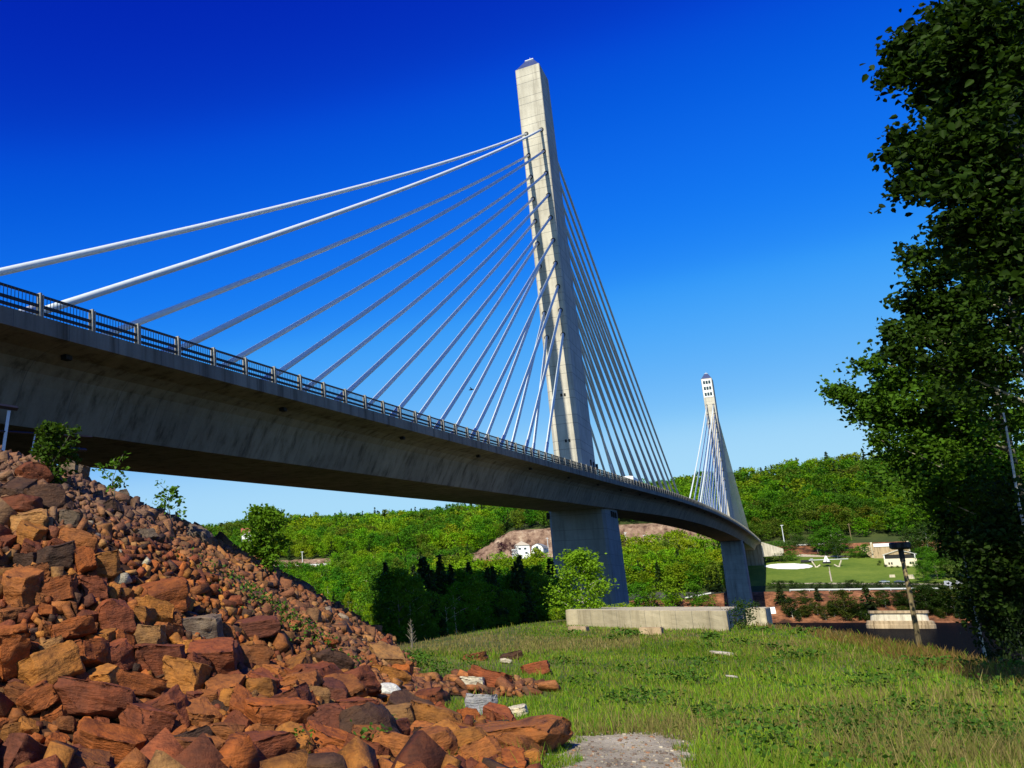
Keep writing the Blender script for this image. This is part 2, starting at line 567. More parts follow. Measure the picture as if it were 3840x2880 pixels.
# gravel patch at the foot of the boulders
gx, gy = [], []
def gravel_patch():
    poly = [(562, 733), (585, 737), (640, 734), (690, 735), (708, 750), (716, 770), (716, 800), (640, 830), (560, 830), (540, 780)]
    pts = np.array([hit(a, b)[:2] for a, b in poly])
    xs_ = np.arange(pts[:, 0].min() - 1, pts[:, 0].max() + 1, 0.15); ys_ = np.arange(pts[:, 1].min() - 1, pts[:, 1].max() + 1, 0.15)
    Xg, Yg = np.meshgrid(xs_, ys_)
    dd = poly_dist(Xg, Yg, pts) + 0.25 * vnoise(Xg, Yg, 0.9, 4)
    nx = len(xs_)
    V = np.stack([Xg, Yg, Hnear(Xg, Yg) + 0.03], -1).reshape(-1, 3)
    keep = (dd < 0).ravel()
    i = (np.arange(len(ys_) - 1)[:, None] * nx + np.arange(nx - 1)[None, :]).ravel()
    Fq = np.stack([i, i + 1, i + nx + 1, i + nx], -1)
    Fq = Fq[keep[Fq].all(1)]
    link("gravel_path", np_mesh("gravel_path", V, Fq, M['gravel'], smooth=True))["kind"] = "structure"
    return pts


GRAVEL = gravel_patch()

# ================================================================== THE BRIDGE
bridge = empty("cable_stayed_bridge", (0, 190, 0),
               "long concrete cable-stayed bridge with two obelisk towers crossing the river", "bridge")
BL = Vector((0, 190, 0))


def bpart(mb, name, mat, parent=None, **kw):
    """bridge meshes are written in world coordinates; shift them to the bridge's base"""
    p = parent or bridge
    off = BL
    mb.v = [(x - off.x, y - off.y, z - off.z) for x, y, z in mb.v]
    return mb.build(name, mat, p, **kw)


def zrail(t):
    t = np.asarray(t, float)
    return 12.3 + 0.0495 * t - 7.6e-5 * np.maximum(t - 235, 0) ** 2


def zdeck(t): return zrail(t) - 1.37


T0, T1, TEND = -16.0, 190.0, 648.0
sec = [(8.9, 0.28), (8.9, -0.52), (8.55, -0.60), (7.4, -0.80), (6.7, -1.10), (6.25, -1.55), (5.95, -2.1), (5.6, -2.9), (5.05, -4.0)]
prof = sec + [(-u, z) for u, z in reversed(sec)] + [(-8.45, 0.28), (-8.45, 0.0), (8.45, 0.0), (8.45, 0.28)]
g = MB(); ts = np.arange(T0, TEND + 0.1, 4.0); n = len(prof)
for t in ts:
    zd = float(zdeck(t))
    for u, dz in prof: g.v.append((u, t, zd + dz))
for i in range(len(ts) - 1):
    for k in range(n):
        a = i * n + k; b = i * n + (k + 1) % n
        g.f.append((a, a + n, b + n, b))
g.f.append(tuple(range(n))); g.f.append(tuple((len(ts) - 1) * n + k for k in reversed(range(n))))
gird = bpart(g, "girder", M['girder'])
# drain scuppers under the overhang
for t in np.arange(32, 420, 22.0):
    d = MB(); zd = float(zdeck(t))
    d.box((7.6, t, zd - 0.90), (0.35, 0.45, 0.22))
    bpart(d, "drain", M['dark'], gird)
s = MB(); 
for i in range(len(ts) - 1):
    k = len(s.v)
    for t in (ts[i], ts[i + 1]):
        z = float(zdeck(t)) + 0.006
        s.v += [(-8.4, t, z), (8.4, t, z)]
    s.f.append((k, k + 1, k + 3, k + 2))
bpart(s, "road_surface", M['asphalt'])

# railings ---------------------------------------------------------
BAY = 3.66
PH = 32.55                                # a post stands here
for side in (1, -1):
    r = MB(); X = 8.67 * side
    tt = np.arange(PH - 12 * BAY, TEND - 2, BAY)
    for i in range(len(tt) - 1):
        a, b = tt[i], tt[i + 1]
        za, zb = float(zdeck(a)) + 0.28, float(zdeck(b)) + 0.28
        for h, hh, w in ((1.05, 0.10, 0.10), (0.56, 0.125, 0.12), (0.24, 0.125, 0.12)):
            vs = []
            for (t, z) in ((a, za), (b, zb)):
                for x, dz in ((-w / 2, -hh / 2), (w / 2, -hh / 2), (w / 2, hh / 2), (-w / 2, hh / 2)):
                    vs.append((X + x, t, z + h + dz))
            r.add(vs, [(0, 1, 5, 4), (1, 2, 6, 5), (2, 3, 7, 6), (3, 0, 4, 7)])
        npk = 16 if a < 330 else 8
        for q in range(1, npk):
            t = a + BAY * q / npk; z = za + (zb - za) * q / npk
            r.box((X + 0.06 * side, t, z + 0.55), (0.022, 0.026 if a < 120 else 0.05, 1.02))
    rl = bpart(r, "railing", M['rail'])
    pm = MB(); pm.box((0, 0, 0.62), (0.26, 0.11, 1.24)).box((0.08, 0.16, 0.60), (0.10, 0.07, 1.18))
    pme = pm.mesh("post", M['post'])
    far = MB()
    vis = [t for t in tt if t > 20]
    for i, t in enumerate(vis):
        z = float(zdeck(t)) + 0.20
        if i < (100 if side == 1 else 24):
            link("post", pme, None, rl).location = (X, t - BL.y, z)
        else:
            far.box((X, t, z + 0.62), (0.30, 0.20, 1.24))
    bpart(far, "post_row", M['post'], rl)["kind"] = "stuff"


# towers -----------------------------------------------------------
def octo(cx, cy, wx, wy, ch, z):
    """rectangle with chamfered corners"""
    hx, hy = wx / 2, wy / 2; cxx, cyy = ch, ch * 1.3
    P = [(-hx + cxx, -hy), (hx - cxx, -hy), (hx, -hy + cyy), (hx, hy - cyy), (hx - cxx, hy), (-hx + cxx, hy), (-hx, hy - cyy), (-hx, -hy + cyy)]
    return [(cx + x, cy + y, z) for x, y in P]


def tower(Yc, cx, ztop, windows):
    zb = float(zdeck(Yc)) - 0.3
    lv = [(zb, 4.9, 15.0, 0.62), (zb + 14, 4.9, 13.6, 0.50), (zb + 30, 4.9, 12.2, 0.34), (zb + 50, 4.9, 10.6, 0.2), (zb + 68, 4.9, 9.3, 0.14), (ztop, 4.9, 8.2, 0.10)]
    t = MB()
    for z, wx, wy, ch in lv: t.v += octo(cx, Yc, wx, wy, ch, z)
    for i in range(len(lv) - 1):
        for k in range(8):
            a = i * 8 + k; b = i * 8 + (k + 1) % 8
            t.f.append((a, b, b + 8, a + 8))
    t.f.append(tuple(reversed(range(8)))); t.f.append(tuple((len(lv) - 1) * 8 + k for k in range(8)))
    tw = bpart(t, "tower", M['tower'])
    c = MB(); z = ztop
    c.v += [(cx - 2.35, Yc - 4.0, z + 0.02), (cx + 2.35, Yc - 4.0, z + 0.02), (cx + 2.35, Yc + 4.0, z + 0.02), (cx - 2.35, Yc + 4.0, z + 0.02)]
    c.v += [(cx - 0.8, Yc - 1.2, z + 3.1), (cx + 0.8, Yc - 1.2, z + 3.1), (cx + 0.8, Yc + 1.2, z + 3.1), (cx - 0.8, Yc + 1.2, z + 3.1)]
    c.f += [(0, 1, 5, 4), (1, 2, 6, 5), (2, 3, 7, 6), (3, 0, 4, 7), (4, 5, 6, 7), (3, 2, 1, 0)]
    bpart(c, "spire_cap", M['bluecap'], tw)
    f = MB(); f.box((cx, Yc, z + 3.2), (1.7, 2.5, 0.16)).tube([(cx, Yc, z + 3.2), (cx, Yc, z + 4.3)], 0.06, 6)
    f.box((cx, Yc, z + 3.5), (0.4, 0.4, 0.4))
    bpart(f, "mast", M['metal'], tw)

    def yface(z):
        wy = np.interp(z, [a[0] for a in lv], [a[2] for a in lv])
        return wy / 2
    if windows:
        zt = ztop
        for side in (-1, 1):
            bpart(MB().box((cx, Yc + side * (yface(zt - 10) - 0.1), zt - 5.3), (4.3, 0.5, 9.6)), "window_surround", M['white'], tw)
        for r_ in range(3):
            for k in (-1, 0, 1):
                p = MB(); zz = zt - 2.2 - 3.15 * r_
                p.box((cx + k * 1.22, Yc - (yface(zt - 10) + 0.17), zz), (0.98, 0.10, 1.75))
                bpart(p, "window", M['glass'], tw)
    # small boxes on the sides
    if not windows:
        for (dx, dy, dz) in ((2.5, 1.5, 4.2), (2.5, 4.0, 4.0), (2.1, -0.1, 0)):
            if dz: bpart(MB().box((cx + dx, Yc + dy, zb + dz + 1.4), (0.3, 0.45, 1.1)), "floodlight", M['dark'], tw)
        bpart(MB().box((cx - 2.65, Yc - 6.9, zb + 6.0), (0.4, 0.5, 1.2)), "floodlight", M['dark'], tw)
        bpart(MB().box((cx + 2.4, Yc + 7.6, zb + 5.4), (0.5, 0.5, 1.2)), "floodlight", M['dark'], tw)
        for zz in (9.0, 18.0):
            for dx in (0.1, 0.75):
                bpart(MB().box((cx + dx, Yc - yface(zb + zz) - 0.01, zb + zz), (0.32, 0.14, 0.55)), "vent", M['dark'], tw)
    return tw, yface


TW1, TW2 = 190.0, 544.0
CX1, CX2 = -0.55, 0.3
tw1, yf1 = tower(TW1, CX1, 110.2, False)
tw2, yf2 = tower(TW2, CX2, 110.8, True)


def stays(Yc, cx, yf, zt0):
    for side in (-1, 1):
        for i in range(10):
            zt = zt0 - 4.95 * i
            for col in (-1, 1):
                D = 161.5 - 14.0 * i if col == 1 else 169.5 - 15.35 * i
                X = cx + 1.52 * col
                yt = Yc + side * (yf(zt) - 0.3)
                yd = Yc + side * D
                zd = float(zdeck(yd))
                a = np.array((X, yt, zt)); b = np.array((X, yd, zd))
                L = np.linalg.norm(b - a); u = (b - a) / L
                pts = []
                for q in np.linspace(0, 1, 14):
                    p = a + (b - a) * q
                    p[2] -= 4 * (L / 160.0) ** 2 * 1.1 * q * (1 - q)
                    pts.append(p)
                c = MB()
                c.tube(pts, 0.245, 20)
                c.tube([b - u * 9.5, b - u * 1.0], [0.285, 0.30], 20)      # thicker sheath near the deck
                cb = bpart(c, "stay_cable", M['cable'], smooth=True)
                if side == -1:
                    k = MB(); fa = a + u * 0.5
                    # black ring where the cable leaves the tower face
                    ring = []; yy = Yc - yf(zt) - 0.07
                    cz = zt + (yy - yt) * u[2] / u[1]
                    for rr in (0.46, 0.30):
                        for q in range(18):
                            an = 2 * math.pi * q / 18
                            ring.append((X + rr * math.cos(an), yy, cz + rr * 1.1 * math.sin(an)))
                    ring += [(x, yy + 0.4, z) for x, _, z in ring]
                    fs = []
                    for q in range(18):
                        r2 = (q + 1) % 18
                        fs += [(q, r2, 18 + r2, 18 + q), (q, 36 + q, 36 + r2, r2), (18 + q, 18 + r2, 54 + r2, 54 + q)]
                    k.add(ring, fs)
                    k.add([(X + 0.4 * math.cos(2 * math.pi * q / 18), yy + 0.03, cz + 0.4 * math.sin(2 * math.pi * q / 18)) for q in range(18)], [tuple(range(18))])
                    bpart(k, "collar", M['collar'], cb)
                d = MB(); an = b - u * 1.2
                d.tube([an + u * 0.3, an - u * 0.25], [0.42, 0.42], 12)
                d.box((X, b[1] - side * 0.2, zd + 0.35), (0.5, 0.9, 0.7))
                bpart(d, "anchor", M['collar'], cb)


stays(TW1, CX1, yf1, 95.0)
stays(TW2, CX2, yf2, 96.6)


# piers ------------------------------------------------------------
def pier(Yc, zb, wx_t, wx_b, wy_t, wy_b, cx):
    zt = float(zdeck(Yc - wy_t / 2)) - 3.9
    p = MB()
    p.v += octo(cx, Yc, wx_b, wy_b, 0.5, zb) + octo(cx, Yc, wx_t, wy_t, 0.5, zt + 0.4)
    for k in range(8):
        p.f.append((k, (k + 1) % 8, 8 + (k + 1) % 8, 8 + k))
    p.f.append(tuple(reversed(range(8)))); p.f.append(tuple(8 + k for k in range(8)))
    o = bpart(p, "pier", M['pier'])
    for dy in (-1.4, 0.6, 2.6):
        bpart(MB().box((cx + wx_t / 2 + 0.13, Yc + dy + 1.0, zt - 0.75), (0.3, 0.5, 1.1)), "floodlight", M['dark'], o)
    bpart(MB().box((cx - wx_t / 2 - 0.25, Yc - wy_t / 2 + 0.5, zt - 0.9), (0.4, 0.5, 1.2)), "floodlight", M['dark'], o)
    return o


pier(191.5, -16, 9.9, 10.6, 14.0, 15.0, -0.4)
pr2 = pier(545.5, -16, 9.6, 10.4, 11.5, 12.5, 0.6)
bpart(MB().box((6.4, 540, -6.2), (3.0, 5, 0.5)).tube([(5.6, 538, -6), (5.6, 538, -3.6)], 0.1, 5).tube([(7.6, 538, -6), (7.6, 538, -4.9)], 0.1, 5), "maintenance_platform", M['metal'], pr2)
# abutments
ab = MB().box((0.0, 655, 18), (17.0, 14, 23.2))
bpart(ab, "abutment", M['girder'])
wg = MB().add([(8.6, 650, 30.5), (8.6, 650, 22), (19, 658, 22.5), (19, 658, 26.5), (9.2, 651, 30.5), (9.2, 651, 22), (19, 659, 22.5), (19, 659, 26.5)],
              [(0, 1, 2, 3), (7, 6, 5, 4), (0, 3, 7, 4), (1, 5, 6, 2), (0, 4, 5, 1), (3, 2, 6, 7)])
bpart(wg, "wing_wall", M['pale'])
ab = MB().box((0.0, -12, 1.5), (17.2, 12, 11.5))
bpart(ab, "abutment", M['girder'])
# ================================================================== LABELS BY RELATION
LMK = []            # landmarks: (px, py, phrase, set name)
ORD = ["", "second ", "third ", "fourth ", "fifth ", "sixth ", "seventh ", "eighth ", "ninth ", "tenth ", "eleventh ", "twelfth "]
USED = {}


def octant(dx, dy):
    a = math.degrees(math.atan2(-dy, dx)) % 360
    k = int((a + 22.5) // 45) % 8
    return ["right of", "above and right of", "above", "above and left of", "left of", "below and left of", "below", "below and right of"][k]


def relate(items, lms, ycap=12):
    """items: list of (px, py, what) -> one phrase each, ordered outwards from the nearest landmark"""
    q = []
    for i, (x, y, what) in enumerate(items):
        best = sorted(((x - a) ** 2 + (y - b) ** 2, k) for k, (a, b, _) in enumerate(lms))
        q.append((best, i))
    out = [None] * len(items); cnt = {}
    for best, i in sorted(q, key=lambda e: e[0][0][0]):
        x, y, what = items[i]
        done = False
        for d, k in best[:12]:
            a, b, ph = lms[k]
            key = (what, octant(x - a, y - b), ph)
            c = cnt.get(key, 0)
            if c < ycap:
                cnt[key] = c + 1
                pre = ORD[c] + "one " if c else "nearest "
                out[i] = f"{what}, {ORD[c]}one {key[1]} the {ph}" if c else f"{what} next {key[1].replace(' of', '') + ' of' if key[1].endswith('of') else key[1]} the {ph}"
                done = True
                break
        if not done:
            out[i] = f"{what} far from any landmark stone"
    SHORT = {'small dark leafy tree on the bank': 'dark bank tree', 'small dark pine on the red bank': 'dark bank pine', "green tree at the lawn's upper edge": 'green upland tree', 'green shrub on the upper bank': 'upland shrub', 'tiny dark round bush on the lawn': 'tiny lawn bush'}
    for a_, b_ in SHORT.items():
        out = [o.replace(a_, b_) if len(o.split()) > 14 else o for o in out]
    return [(' '.join(o.replace('above and ', 'upper ').replace('below and ', 'lower ').split()) if len(o.split()) > 15 else o) for o in out]


# ================================================================== ROCKS
def rock_mesh(seed, cuts=8, sub=2, rough=0.05, roundness=0.0, flat=1.0):
    r = random.Random(seed)
    bm = bmesh.new()
    if roundness:
        bmesh.ops.create_icosphere(bm, subdivisions=3, radius=1.0)
    else:
        bmesh.ops.create_cube(bm, size=2.0)
        bmesh.ops.scale(bm, vec=(1.0, r.uniform(0.68, 0.95), r.uniform(0.55, 0.85) * flat), verts=bm.verts)
        for k in range(cuts):
            nrm = Vector((r.gauss(0, 1), r.gauss(0, 1), r.gauss(0, 0.8))).normalized()
            ext = max(v.co.dot(nrm) for v in bm.verts)
            res = bmesh.ops.bisect_plane(bm, geom=bm.verts[:] + bm.edges[:] + bm.faces[:], plane_co=nrm * ext * r.uniform(0.66, 0.88),
                                         plane_no=nrm, clear_outer=True)
            ed = [e for e in bm.edges if e.is_boundary]
            if ed: bmesh.ops.contextual_create(bm, geom=ed)
    if sub and not roundness:
        for k in range(9):              # chipped corners
            nrm = Vector((r.gauss(0, 1), r.gauss(0, 1), r.gauss(0, 1))).normalized()
            ext = max(v.co.dot(nrm) for v in bm.verts)
            bmesh.ops.bisect_plane(bm, geom=bm.verts[:] + bm.edges[:] + bm.faces[:], plane_co=nrm * ext * r.uniform(0.90, 0.97), plane_no=nrm, clear_outer=True)
            ed = [e for e in bm.edges if e.is_boundary]
            if ed: bmesh.ops.contextual_create(bm, geom=ed)
    if sub and not roundness:
        bmesh.ops.bevel(bm, geom=bm.edges[:], offset=0.014, segments=1, affect='EDGES')
    bmesh.ops.triangulate(bm, faces=bm.faces[:])
    if sub:
        for k in range(sub):
            bmesh.ops.subdivide_edges(bm, edges=[e for e in bm.edges if e.calc_length() > 0.18], cuts=1, use_grid_fill=False)
            bmesh.ops.triangulate(bm, faces=bm.faces[:])
        off = Vector((r.uniform(0, 99), r.uniform(0, 99), r.uniform(0, 99)))
        from mathutils import noise as mn
        bm.normal_update()
        for v in bm.verts:
            p = v.co * 1.6 + off
            d = mn.fractal(p, 0.9, 2.1, 5) * rough * 1.1 + (mn.cell(v.co * 2.3 + off) - 0.5) * rough * 0.7
            # ledges: bands along one axis, like split bedding
            d += 0.6 * rough * math.sin(9 * (v.co.z + 0.3 * mn.noise(p)))
            v.co += v.normal * d
    V = np.array([v.co[:] for v in bm.verts]); bm.verts.ensure_lookup_table()
    bm.verts.index_update()
    T = np.array([[v.index for v in f.verts] for f in bm.faces])
    bm.free()
    V = V / np.abs(V).max()
    return V, T


HI = []
for i in range(16):
    V, T = rock_mesh(100 + i, cuts=7 + i % 5, sub=3, rough=0.045, flat=0.75 if i % 4 == 0 else 1.0)
    me = np_mesh("boulder", V, T, M['rock'], np.ones((len(V), 3)))
    HI.append(me)
ROUND = []
for i in range(3):
    V, T = rock_mesh(300 + i, sub=2, rough=0.05, roundness=1)
    V = V * np.array([1, 0.8, 0.75])
    ROUND.append(np_mesh("boulder", V, T, M['rock'], np.ones((len(V), 3)), smooth=True))
LO = [rock_mesh(500 + i, cuts=1 + i % 3, sub=0) for i in range(20)]

CLR = {'rust orange': (0.46, 0.125, 0.018), 'orange brown': (0.40, 0.135, 0.028), 'reddish brown': (0.29, 0.075, 0.022),
       'dark brown': (0.10, 0.045, 0.022), 'tan': (0.48, 0.24, 0.075), 'maroon': (0.21, 0.060, 0.026), 'ochre': (0.50, 0.195, 0.030),
       'grey': (0.27, 0.27, 0.29), 'pale': (0.62, 0.56, 0.42), 'white': (0.62, 0.62, 0.58), 'grey brown': (0.22, 0.16, 0.11)}
RCOL = ['rust orange'] * 5 + ['orange brown'] * 6 + ['reddish brown'] * 7 + ['dark brown'] * 2 + ['tan'] * 2 + ['maroon'] * 1 + ['ochre'] * 4

occupied = []       # (x, y, r)


def put_rock(me, p, r, color, rot=None, asp=(1, 1, 1), name="boulder"):
    o = link(name, me)
    o.location = Vector(p); o.scale = (r * asp[0], r * asp[1], r * asp[2])
    o.rotation_euler = rot if rot else (random.uniform(-0.5, 0.5), random.uniform(-0.5, 0.5), random.uniform(0, 6.28))
    c = CLR[color]; k = random.uniform(0.40, 0.74) if color not in ('white', 'pale', 'grey') else 1.05
    o.color = (c[0] * k, c[1] * k, c[2] * k, 1)
    return o


# (px, py, width px, height/width, colour, label, landmark phrase, round?)
HERO = [
 (389, 697, 29, .85, 'white', "rounded whitish boulder sitting among orange ones near the pile's foot", "rounded whitish boulder", 1),
 (481, 708, 36, .85, 'grey', "pointed grey boulder with ribbed right side by the grass edge", "pointed grey boulder", 0),
 (474, 685, 28, .45, 'pale', "cream flat-topped stone just above the pointed grey boulder", "cream flat-topped stone", 0),
 (515, 714, 26, .40, 'pale', "cream wedge of stone lying in the grass beside the pile", "cream wedge in the grass", 0),
 (506, 662, 12, .5, 'pale', "small cream block on the low tongue of stones in the grass", "small cream block", 0),
 (332, 662, 46, .72, 'dark brown', "dark brown blocky boulder, darkest of the middle slope", "dark brown blocky boulder", 0),
 (516, 738, 108, .42, 'orange brown', "huge layered slab at the pile's right end beside the gravel", "huge layered slab", 0),
 (395, 725, 50, .8, 'tan', "big tan boulder with flat face below the rounded whitish boulder", "big tan flat-faced boulder", 0),
 (357, 712, 46, .85, 'reddish brown', "banded reddish brown boulder left of the rounded whitish one", "banded reddish boulder", 0),
 (281, 716, 74, .75, 'rust orange', "massive round-shouldered rust boulder at mid frame bottom", "massive rust boulder", 0),
 (391, 678, 42, .55, 'ochre', "bright ochre boulder with stained flat top above the whitish boulder", "bright ochre flat boulder", 0),
 (357, 684, 40, .6, 'orange brown', "low brown slab stone left of the bright ochre boulder", "low brown slab", 0),
 (398, 750, 52, .9, 'orange brown', "triangular brown boulder below the big tan one at bottom edge", "triangular brown boulder", 0),
 (457, 737, 40, .8, 'tan', "cracked tan boulder touching the left end of the huge slab", "cracked tan boulder", 0),
 (490, 680, 44, .6, 'reddish brown', "reddish slab on the tongue right of the cream flat-topped stone", "reddish tongue slab", 0),
 (511, 656, 26, .5, 'dark brown', "dark stone slab behind the small cream block in the grass", "dark tongue slab", 0),
 (537, 670, 30, .6, 'reddish brown', "last reddish stone at the tip of the tongue in the grass", "tongue tip stone", 0),
 (474, 657, 26, .5, 'orange brown', "low orange brown stone half sunk in grass behind the tongue", "half sunk stone", 0),
 (185, 684, 50, .9, 'ochre', "ochre cube-shaped boulder with a black shaded right face", "ochre cube boulder", 0),
 (101, 566, 40, .85, 'ochre', "ochre boulder with pitted face high on the near pile", "pitted ochre boulder", 0),
 (56, 562, 46, .75, 'dark brown', "dark brown pyramid-shaped boulder at the left of the pile", "dark pyramid boulder", 0),
 (34, 475, 40, .9, 'reddish brown', "red boulder at the crest of the pile beside the dark bush", "red crest boulder", 0),
 (30, 522, 40, .85, 'tan', "tan triangular boulder below the pile's crest at far left", "tan triangular boulder", 0),
 (159, 600, 60, .6, 'rust orange', "wide rust boulder on the near pile's right shoulder", "wide rust shoulder boulder", 0),
 (95, 704, 84, .62, 'reddish brown', "broad dark red slab with dark streaks near the bottom left", "broad dark red slab", 0),
 (70, 630, 54, .55, 'rust orange', "long rust slab leaning left in the middle of the near pile", "long rust slab", 0),
 (201, 629, 48, .75, 'grey brown', "cracked grey brown block on the near pile's edge", "cracked grey brown block", 0),
 (157, 659, 60, .7, 'reddish brown', "large reddish boulder with a pointed tan neighbour in the middle", "large reddish mid boulder", 0),
 (132, 686, 64, .5, 'rust orange', "long tilted orange slab left of the ochre cube", "long tilted orange slab", 0),
 (262, 690, 40, .8, 'ochre', "ochre boulder above the massive rust boulder", "ochre upper boulder", 0),
 (108, 750, 76, .6, 'rust orange', "broad rust slab cut by the bottom edge", "broad bottom slab", 0),
 (190, 745, 48, .8, 'dark brown', "dark shaded boulder cut by the bottom edge", "dark bottom boulder", 0),
 (252, 628, 52, .4, 'maroon', "flat maroon slab lying on the small stones of the slope", "flat maroon slab", 0),
 (57, 592, 46, .8, 'rust orange', "rust boulder right below the dark pyramid boulder", "rust boulder under the pyramid", 0),
 (94, 590, 38, .8, 'reddish brown', "reddish boulder below the pitted ochre boulder", "reddish pitted neighbour", 0),
 (68, 520, 28, .8, 'grey brown', "greyish stone among orange ones under the dark bush", "greyish upper stone", 0),
 (146, 640, 40, 1.0, 'tan', "upright pointed tan boulder in the middle of the pile", "upright tan boulder", 0),
 (225, 735, 44, .8, 'orange brown', "squat orange brown boulder between massive rust boulder and bottom edge", "squat bottom boulder", 0),
 (330, 742, 52, .7, 'rust orange', "rust boulder with split face below the banded reddish boulder", "split rust boulder", 0),
 (430, 700, 40, .6, 'reddish brown', "reddish flat boulder between the whitish and the pointed grey ones", "reddish flat boulder", 0),
]
hero_objs = []
for j, (hx, hy, wpx, asp, colr, lab, short, rd) in enumerate(HERO):
    hy2 = hy + wpx * asp * 0.25
    p = hit(hx, hy2, 0.0)
    r = wpx * depth(p) / F / 2 * 0.98
    az = math.atan2(p[1] - CAM[1], p[0] - CAM[0]) - math.pi / 2
    me = ROUND[j % 3] if rd else HI[(j * 5 + 3) % 16]
    rot = (random.uniform(-0.25, 0.25), random.uniform(-0.3, 0.3), az + random.uniform(-0.4, 0.4))
    za = max(0.5, asp * 1.15)
    o = put_rock(me, (p[0], p[1], float(H(p[0], p[1])) + r * asp * (0.42 if colr not in ('white', 'pale', 'grey') else 0.75)), r, colr, rot, (1.0, 0.95, za))
    tag(o, lab, "boulder", "boulders of the quarried stone pile")
    occupied.append((p[0], p[1], r * 0.95))
    q = proj(o.location)
    LMK.append((q[0], q[1], short))
    hero_objs.append(o)

# dart throwing over the pile, big stones first
OC = np.array(occupied)
cell = {}


def oc_add(x, y, r):
    cell.setdefault((int(x // 2), int(y // 2)), []).append((x, y, r))


for e in occupied: oc_add(*e)


def free(x, y, r, k):
    i, j = int(x // 2), int(y // 2)
    for a in range(i - 2, i + 3):
        for b in range(j - 2, j + 3):
            for (X, Y, R) in cell.get((a, b), ()):
                if (X - x) ** 2 + (Y - y) ** 2 < (k * (R + r)) ** 2: return False
    return True


CANDS = []


def throw(n, rlo, rhi, zone, k, power=1.0):
    tries = 0
    while n > 0 and tries < n * 60 + 4000:
        tries += 1
        x = random.uniform(-16, 34); y = random.uniform(4, 100)
        pd, tg = pile_d(np.array(x), np.array(y))
        pdv = float(pd)
        if pdv < (-1.7 if (zone == 'near' and rhi < 0.5 and y < 23) else -0.3) and float(tg) < 0.15: continue
        if float(tg) >= 0.15 and pdv < -0.3 and zone != 'far': continue
        q = proj((x, y, float(Hnear(x, y))))
        if q[2] < 3 or q[0] < -50 or q[0] > 620 or q[1] > 815: continue
        dist = math.hypot(x - CAM[0], y)
        edge = 25.5 + 4.0 * float(sstep(np.array((CAM[0] - x) / max(y, .5)), 0.75, 0.95)) + 1.5 * float(vnoise(x, y, 6, 9))
        if zone == 'near' and dist > edge: continue
        if zone == 'far' and dist < edge - 1.0: continue
        if zone == 'band' and not (22.5 < dist < 36): continue
        r = rlo + (rhi - rlo) * random.random() ** power
        if not free(x, y, r, k): continue
        oc_add(x, y, r); CANDS.append((x, y, r)); n -= 1


throw(40, 0.42, 0.66, 'near', 0.74)
throw(300, 0.25, 0.42, 'near', 0.66)
throw(1500, 0.14, 0.25, 'near', 0.62)
throw(4200, 0.06, 0.15, 'near', 0.60)
throw(24, 0.36, 0.6, 'far', 1.0, 2.0)
throw(350, 0.22, 0.34, 'far', 0.80, 1.8)
throw(3600, 0.12, 0.22, 'far', 0.64, 1.4)
throw(9000, 0.06, 0.12, 'far', 0.56)
throw(5000, 0.07, 0.17, 'band', 0.48, 1.5)
info = []
for (x, y, r) in CANDS:
    z = float(Hnear(x, y))
    q = proj((x, y, z + 0.3 * r))
    info.append((r * F / q[2], x, y, r, z, q))
info.sort(key=lambda e: -e[0])
NB = 300 - len(HERO)
inview = [e for e in info if -5 < e[5][0] < 1024 and e[5][1] < 775]
ind = inview[:NB]
indset = {id(e) for e in ind}
items = []; objs = []
for e in ind:
    _, x, y, r, z, q = e
    cn = random.choice(RCOL if q[1] > 545 or math.hypot(x - CAM[0], y) < 27 else ['grey brown', 'dark brown', 'reddish brown', 'grey brown'])
    asp = (1.0, random.uniform(0.8, 1.05), random.uniform(0.75, 1.1))
    o = put_rock(random.choice(HI), (x, y, z + r * random.uniform(0.22, 0.55)), r * 1.16, cn, None, asp)
    rr = 2 * e[0]
    what = ("big " if rr > 42 else "mid-sized " if rr > 22 else "small ") + cn + " stone"
    items.append((q[0], q[1], what)); objs.append(o)
for o, l in zip(objs, relate(items, LMK)):
    tag(o, l, "boulder", "boulders of the quarried stone pile")
# the remaining stones: rubble nobody could count
Vs, Ts, Cs = [], [], []
nv = 0
keys = RCOL
for e in info:
    if id(e) in indset: continue
    _, x, y, r, z, q = e
    V, T = random.choice(LO)
    rot = Matrix.Rotation(random.uniform(0, 6.28), 3, 'Z') @ Matrix.Rotation(random.uniform(-1.5, 1.5), 3, 'X') @ Matrix.Rotation(random.uniform(-1.5, 1.5), 3, 'Y')
    R = np.array(rot)
    P = (V * np.array([1.1, random.uniform(.5, .95), random.uniform(.32, .75)])) @ R.T * (r * 1.2) + np.array([x, y, z + r * random.uniform(0.3, 0.8)])
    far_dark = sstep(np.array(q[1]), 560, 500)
    c = np.array(CLR[random.choice(keys)]) * random.uniform(0.28, 0.88)
    if random.random() < 0.006: c = np.array(CLR['pale']) * 0.6
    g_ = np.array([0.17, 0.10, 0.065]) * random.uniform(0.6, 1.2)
    if y > 24: c = c * 0.55 + np.array([0.27, 0.135, 0.06]) * 0.45 * random.uniform(0.45, 1.25)
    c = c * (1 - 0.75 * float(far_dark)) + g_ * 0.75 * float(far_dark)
    Vs.append(P); Ts.append(T + nv); Cs.append(np.repeat(c[None], len(P), 0)); nv += len(P)
o = link("rubble", np_mesh("rubble", np.concatenate(Vs), np.concatenate(Ts), M['rock'], np.concatenate(Cs)))
tag(o, "loose orange and brown rubble stones covering the embankment slope", "rubble", None, "stuff")
